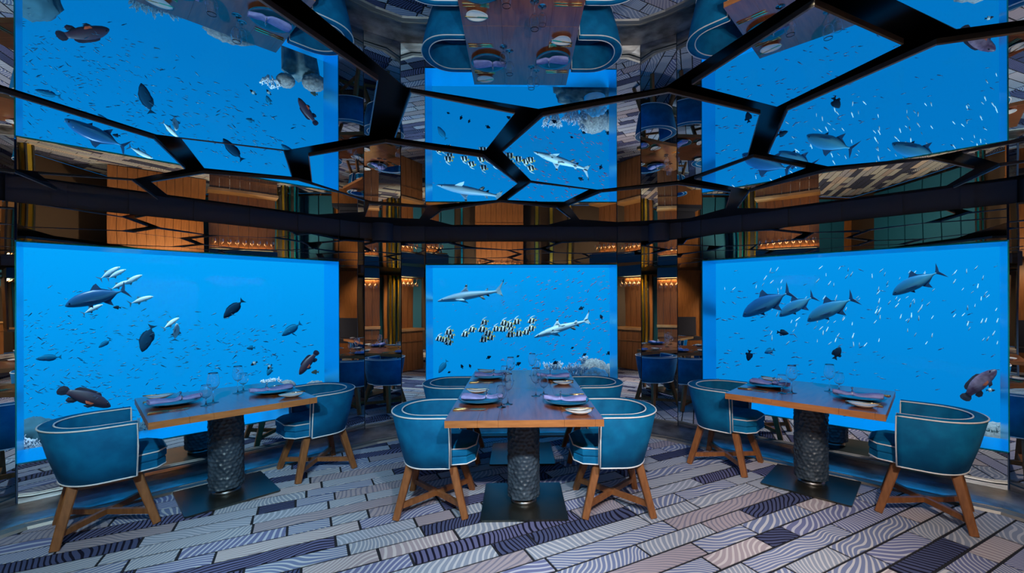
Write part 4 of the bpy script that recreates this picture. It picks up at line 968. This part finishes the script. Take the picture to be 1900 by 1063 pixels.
# schools of small fish ------------------------------------------------------------------------------------------
rs = random.Random(21)
m_s1 = fish_mat('school_blue_skin', [(0.0, (0.03, 0.13, 0.22)), (0.5, (0.015, 0.08, 0.15)), (1.0, (0.008, 0.05, 0.11))], lo=-.1, hi=.1, rough=0.3)
m_s2 = fish_mat('school_red_skin', [(0.0, (0.30, 0.10, 0.18)), (0.5, (0.30, 0.04, 0.10)), (1.0, (0.10, 0.04, 0.10))], lo=-.1, hi=.1, rough=0.35)
m_s3 = fish_mat('school_silver_skin', [(0.0, (0.75, 0.78, 0.80)), (0.5, (0.85, 0.86, 0.86)), (1.0, (0.88, 0.88, 0.88))], lo=-.1, hi=.1, rough=0.25)
m_s4 = fish_mat('school_grey_skin', [(0.0, (0.08, 0.10, 0.20)), (0.5, (0.06, 0.07, 0.15)), (1.0, (0.015, 0.05, 0.11))], lo=-.1, hi=.1, rough=0.3)
me1, me2, me3, me4 = [small_fish([m], 'small_fish') for m in (m_s1, m_s2, m_s3, m_s4)]
def school(W_, pts, me, label, group, name):
    for (x, y, ln, an, off) in pts:
        o = obj(name, me); dx, dy = math.cos(an) * ln / 2, -math.sin(an) * ln / 2
        pose(o, W_, off, (x + dx, y + dy), (x - dx, y - dy), yaw=rs.uniform(-0.35, 0.35)); tag(o, label, 'fish', group)
pts = []
while len(pts) < 300:
    x, y = rs.uniform(36, 585), rs.uniform(515, 775)
    top = 520 + 0.18 * (x - 36) if x < 330 else 573 + (x - 330) * 0.03; bot = 775 if x < 250 else 775 - (x - 250) * 0.33
    if x > 470: bot = min(bot, 690 - (x - 470) * 0.45)
    if not (top < y < bot): continue
    if y < top + 40 and rs.random() < 0.55: continue
    pts.append((x, y, rs.uniform(7.5, 13), rs.choice((R(180), R(15), R(200), R(25), R(165))) + rs.gauss(0, 0.22), rs.uniform(0.6, 2.2)))
school(WL, pts, me1, 'small slender blue grey fish of the school in the left window', 'school of small fish in the left window', 'small_blue_fish')
def crowd(W_, pts, me, mat, label, name):
    mb = MB(); src = [v.co.copy() for v in me.vertices]; fs = [tuple(p.vertices) for p in me.polygons]
    tmp = empty('tmp')
    for (x, y, ln, an, off) in pts:
        dx, dy = math.cos(an) * ln / 2, -math.sin(an) * ln / 2; pose(tmp, W_, off, (x + dx, y + dy), (x - dx, y - dy), yaw=rs.uniform(-0.35, 0.35))
        Mw = tmp.matrix_basis.copy(); mb.add([tuple(Mw @ v) for v in src], fs, 0, True)
    bpy.data.objects.remove(tmp)
    return tag(mb.build(name, mat), label, 'fish', None, 'stuff')
far = []
while len(far) < 260:
    x, y = rs.uniform(36, 540), rs.uniform(540, 790)
    if y < 560 + 0.10 * (x - 36) or y > (790 if x < 250 else 775 - (x - 250) * 0.36): continue
    far.append((x, y, rs.uniform(5, 8), rs.choice((R(180), R(15), R(200), R(25), R(165))) + rs.gauss(0, 0.22), rs.uniform(1.8, 3.2)))
crowd(WL, far, me1, m_s1, 'far crowd of the blue grey school deep in the left window', 'distant_school')
pts = []
while len(pts) < 265:
    x, y = rs.uniform(800, 1136), rs.uniform(500, 685)
    d_ = min(1.0, max(0, (x - 880) / 120)) * (1.0 if y < 685 - 0.0 else 0)
    if x < 930: d_ = 0.30 if 560 < y < 625 else 0.05
    if y < 500 + max(0, (1010 - x)) * 0.25: d_ *= 0.2
    if rs.random() > d_: continue
    pts.append((x, y, rs.uniform(5.0, 8.5) if x > 930 else rs.uniform(3, 4.5), R(205) + rs.gauss(0, 0.25) if rs.random() < .6 else R(28) + rs.gauss(0, .2), rs.uniform(0.9, 2.4)))
school(WC, pts, me2, 'small reddish fish of the school right of the sharks in the central window', 'school of small fish in the central window', 'small_red_fish')
p3, p4 = [], []
while len(p3) + len(p4) < 330:
    x, y = rs.uniform(1322, 1866), rs.uniform(492, 775)
    if y < 492 + max(0, 0.02 * (1600 - x)) or (x > 1640 and y > 730): continue
    if x > 1750 and y > 640 and rs.random() < 0.6: continue
    hi_ = (y < 640 and x > 1430) or y < 540
    if hi_ and rs.random() < 0.75: p3.append((x, y, rs.uniform(6.5, 12.5), R(250) + rs.gauss(0, 0.22) if rs.random() < .5 else R(232) + rs.gauss(0, .15), rs.uniform(0.75, 1.7)))
    elif rs.random() < (1.0 if x < 1600 else 0.5): p4.append((x, y, rs.uniform(7, 12.5), (R(190) if rs.random() < .6 else R(170)) + rs.gauss(0, 0.25), rs.uniform(0.7, 2.2)))
school(WR, p3, me3, 'small bright silver fish of the school in the upper right window', 'bright small fish in the right window', 'small_silver_fish')
school(WR, p4, me4, 'small dull grey fish of the school low in the right window', 'dull small fish in the right window', 'small_grey_fish')

# reef: rock mounds rising from below with corals on top ---------------------------------------------------------
reef = M('reef_rock', (0.10, 0.12, 0.13), 0.95); add_noise_color(reef, (0.03, 0.06, 0.08), (0.12, 0.14, 0.15), (1, 1, 1), 12, 6)
coral_w = M('pale_coral', (0.62, 0.58, 0.62), 0.85); coral_b = M('brown_coral', (0.22, 0.20, 0.20), 0.9); add_noise_color(coral_b, (0.14, 0.12, 0.13), (0.30, 0.25, 0.24), (1, 1, 1), 40, 5)
coral_l = M('lavender_coral', (0.55, 0.50, 0.58), 0.85)
from mathutils import noise as mnoise
def lump(name, c, rx, ry, rz_, mat, amp, freq, label, cat='coral', seed=0, down=0.0):
    mb = MB(); nu, nv = 36, 20; rings = []
    for i in range(nv + 1):
        ph = math.pi * (0.002 + 0.996 * i / nv); ring = []
        for j in range(nu):
            th = 2 * math.pi * j / nu; d = Vector((math.sin(ph) * math.cos(th), math.sin(ph) * math.sin(th), math.cos(ph)))
            k = 1 + amp * (mnoise.noise(d * freq + Vector((seed * 3.1, 0, 0))) + 0.5 * mnoise.noise(d * freq * 2.7 + Vector((0, seed, 0))))
            z = d.z * rz_ * k
            if d.z < 0: z = d.z * (rz_ + down) * k
            ring.append((c[0] + d.x * rx * k, c[1] + d.y * ry * k, c[2] + z))
        rings.append(ring)
    mb.loft(rings[::-1], 0, True, True, True); return tag(mb.build(name, mat), label, cat)
def branching(name, c, rad, hgt, mat, n, label, seed=0, r0=0.010):
    rr = random.Random(seed); mb = MB()
    def grow(p, d, ln, r_, depth):
        q = p + d * ln; mb.tube([p, (p + q) / 2 + Vector((rr.uniform(-1, 1), rr.uniform(-1, 1), 0)) * ln * 0.08, q], [r_, r_ * 0.85, r_ * 0.55], 5)
        if depth > 0:
            for _ in range(3):
                dd = (d + Vector((rr.uniform(-1, 1), rr.uniform(-1, 1), rr.uniform(-0.1, 0.8))) * 0.75).normalized(); grow(p + d * ln * rr.uniform(0.5, 0.95), dd, ln * rr.uniform(0.5, 0.75), r_ * 0.72, depth - 1)
    for _ in range(n):
        a, s_ = rr.uniform(0, 2 * math.pi), math.sqrt(rr.random()) * rad * 0.6
        d = Vector((math.cos(a) * s_ / rad, math.sin(a) * s_ / rad, 0.9)).normalized()
        grow(Vector((c[0] + math.cos(a) * s_, c[1] + math.sin(a) * s_, c[2])), d, hgt * rr.uniform(0.45, 0.6), r0, 2)
    return tag(mb.build(name, mat), label, 'coral')
def knobbly(name, c, rad, mat, n, label, seed=0, kr=0.035):
    rr = random.Random(seed); mb = MB()
    for k in range(n):
        a = rr.uniform(0, 2 * math.pi); ph = math.acos(rr.uniform(0.0, 1)); d = Vector((math.sin(ph) * math.cos(a), math.sin(ph) * math.sin(a), math.cos(ph)))
        p = Vector(c) + Vector((d.x * rad, d.y * rad, d.z * rad * 0.75)); r_ = kr * rr.uniform(0.7, 1.25); rings = []
        u = d.orthogonal().normalized(); v = d.cross(u)
        for t_, s_ in ((-1.6, 0.75), (-0.4, 0.95), (0.2, 1.0), (0.65, 0.75), (0.92, 0.38), (1.0, 0.03)):
            rings.append([p + d * r_ * t_ + (u * math.cos(q) + v * math.sin(q)) * r_ * s_ for q in [2 * math.pi * i / 8 for i in range(8)]])
        mb.loft(rings, 0, True, True, True)
    mb.lathe([(0.002, -0.1), (rad * 0.9, -0.1), (rad * 0.92, 0.05), (rad * 0.6, rad * 0.55), (0.002, rad * 0.7)], 16, c=c)
    return tag(mb.build(name, mat), label, 'coral')
def on(W_, off, px, py):
    return at_plane(px, py, W_['p'] + W_['n'] * off, W_['n'])
# central window, lower right
c = on(WC, 1.0, 1085, 715); lump('reef_rock', (c.x, c.y, c.z - 0.15), 0.42, 0.24, 0.17, reef, 0.25, 2.2, 'grey reef rock under the corals in the central window', 'rock', 1, 1.2)
c = on(WC, 0.9, 1030, 694); branching('branching_coral', c, 0.17, 0.17, coral_w, 26, 'white branching coral behind the far right napkin', 1, 0.009)
c = on(WC, 0.8, 1008, 697); branching('branching_coral', c, 0.06, 0.09, coral_w, 9, 'tiny white branching coral behind the tall glasses', 2, 0.007)
c = on(WC, 0.85, 1068, 700); branching('branching_coral', c, 0.17, 0.20, coral_l, 28, 'lavender branching coral between white and knobbly coral', 3, 0.009)
c = on(WC, 0.72, 1105, 703); knobbly('knobbly_coral', c, 0.16, coral_w, 70, 'pale knobbly coral at the lower right of the central window', 1, 0.032)
c = on(WC, 1.15, 1102, 690); lump('dome_coral', c, 0.22, 0.18, 0.19, coral_b, 0.10, 6, 'brown dome coral behind the knobbly coral', 'coral', 3)
c = on(WC, 1.3, 1134, 694); lump('dome_coral', c, 0.16, 0.16, 0.15, coral_b, 0.12, 5, 'small brown dome coral at the right edge of the central window', 'coral', 5)
c = on(WC, 0.95, 1078, 674); branching('branching_coral', c, 0.07, 0.12, coral_w, 8, 'upright white coral sprig rising above the reef', 6, 0.010)
# left window, lower left, under the table and right
c = on(WL, 0.75, 60, 850); lump('reef_rock', (c.x, c.y, c.z - 0.22), 0.45, 0.35, 0.20, reef, 0.25, 2.5, 'reef rock in the lower left corner of the left window', 'rock', 2, 1.0)
c = on(WL, 0.62, 62, 846); branching('branching_coral', c, 0.17, 0.15, coral_l, 34, 'bushy lavender coral in the lower left corner of the left window', 11, 0.008)
c = on(WL, 1.5, 55, 815); lump('dome_coral', c, 0.22, 0.2, 0.20, M('deep_reef', (0.02, 0.07, 0.10), 0.95), 0.2, 3, 'dark rounded reef head above the lavender coral', 'coral', 9, 0.5)
c = on(WL, 1.05, 300, 815); lump('reef_rock', (c.x, c.y, c.z - 0.25), 0.45, 0.35, 0.20, reef, 0.25, 2.5, 'reef rock under the left table seen through the window', 'rock', 4, 1.0)
c = on(WL, 0.60, 268, 808); branching('branching_coral', c, 0.10, 0.16, coral_w, 22, 'white branching coral left of the left table corner', 12, 0.008)
c = on(WL, 0.62, 308, 806); branching('branching_coral', c, 0.17, 0.12, coral_w, 32, 'low white branching coral beneath the left table top', 13, 0.008)
c = on(WL, 0.75, 440, 790); lump('dome_coral', c, 0.32, 0.2, 0.14, coral_b, 0.15, 6, 'low brown coral beneath the right half of the left table', 'coral', 12, 0.4)
c = on(WL, 1.0, 560, 722); lump('reef_rock', (c.x, c.y, c.z - 0.16), 0.20, 0.16, 0.10, reef, 0.25, 2.5, 'reef rock low at the right of the left window', 'rock', 6, 1.2)
c = on(WL, 0.9, 502, 717); branching('branching_coral', c, 0.12, 0.10, coral_w, 20, 'white branching coral behind the charger at the right of the left table', 14, 0.008)
c = on(WL, 0.9, 532, 718); lump('dome_coral', c, 0.10, 0.09, 0.08, coral_b, 0.12, 7, 'brown coral next to the white coral in the left window', 'coral', 15)
c = on(WL, 0.85, 585, 722); lump('dome_coral', c, 0.14, 0.10, 0.10, coral_b, 0.15, 6, 'brown coral at the right end of the left window', 'coral', 16)
# right window, lower right
c = on(WR, 0.8, 1845, 822); lump('reef_rock', (c.x, c.y, c.z - 0.05), 0.34, 0.3, 0.22, coral_b, 0.18, 5, 'grey brown reef mound in the lower right corner of the right window', 'rock', 7, 1.0)
c = on(WR, 0.75, 1838, 815); branching('branching_coral', c, 0.17, 0.13, M('olive_coral', (0.16, 0.19, 0.20), 0.9), 34, 'fine grey coral thicket in the lower right corner of the right window', 17, 0.006)
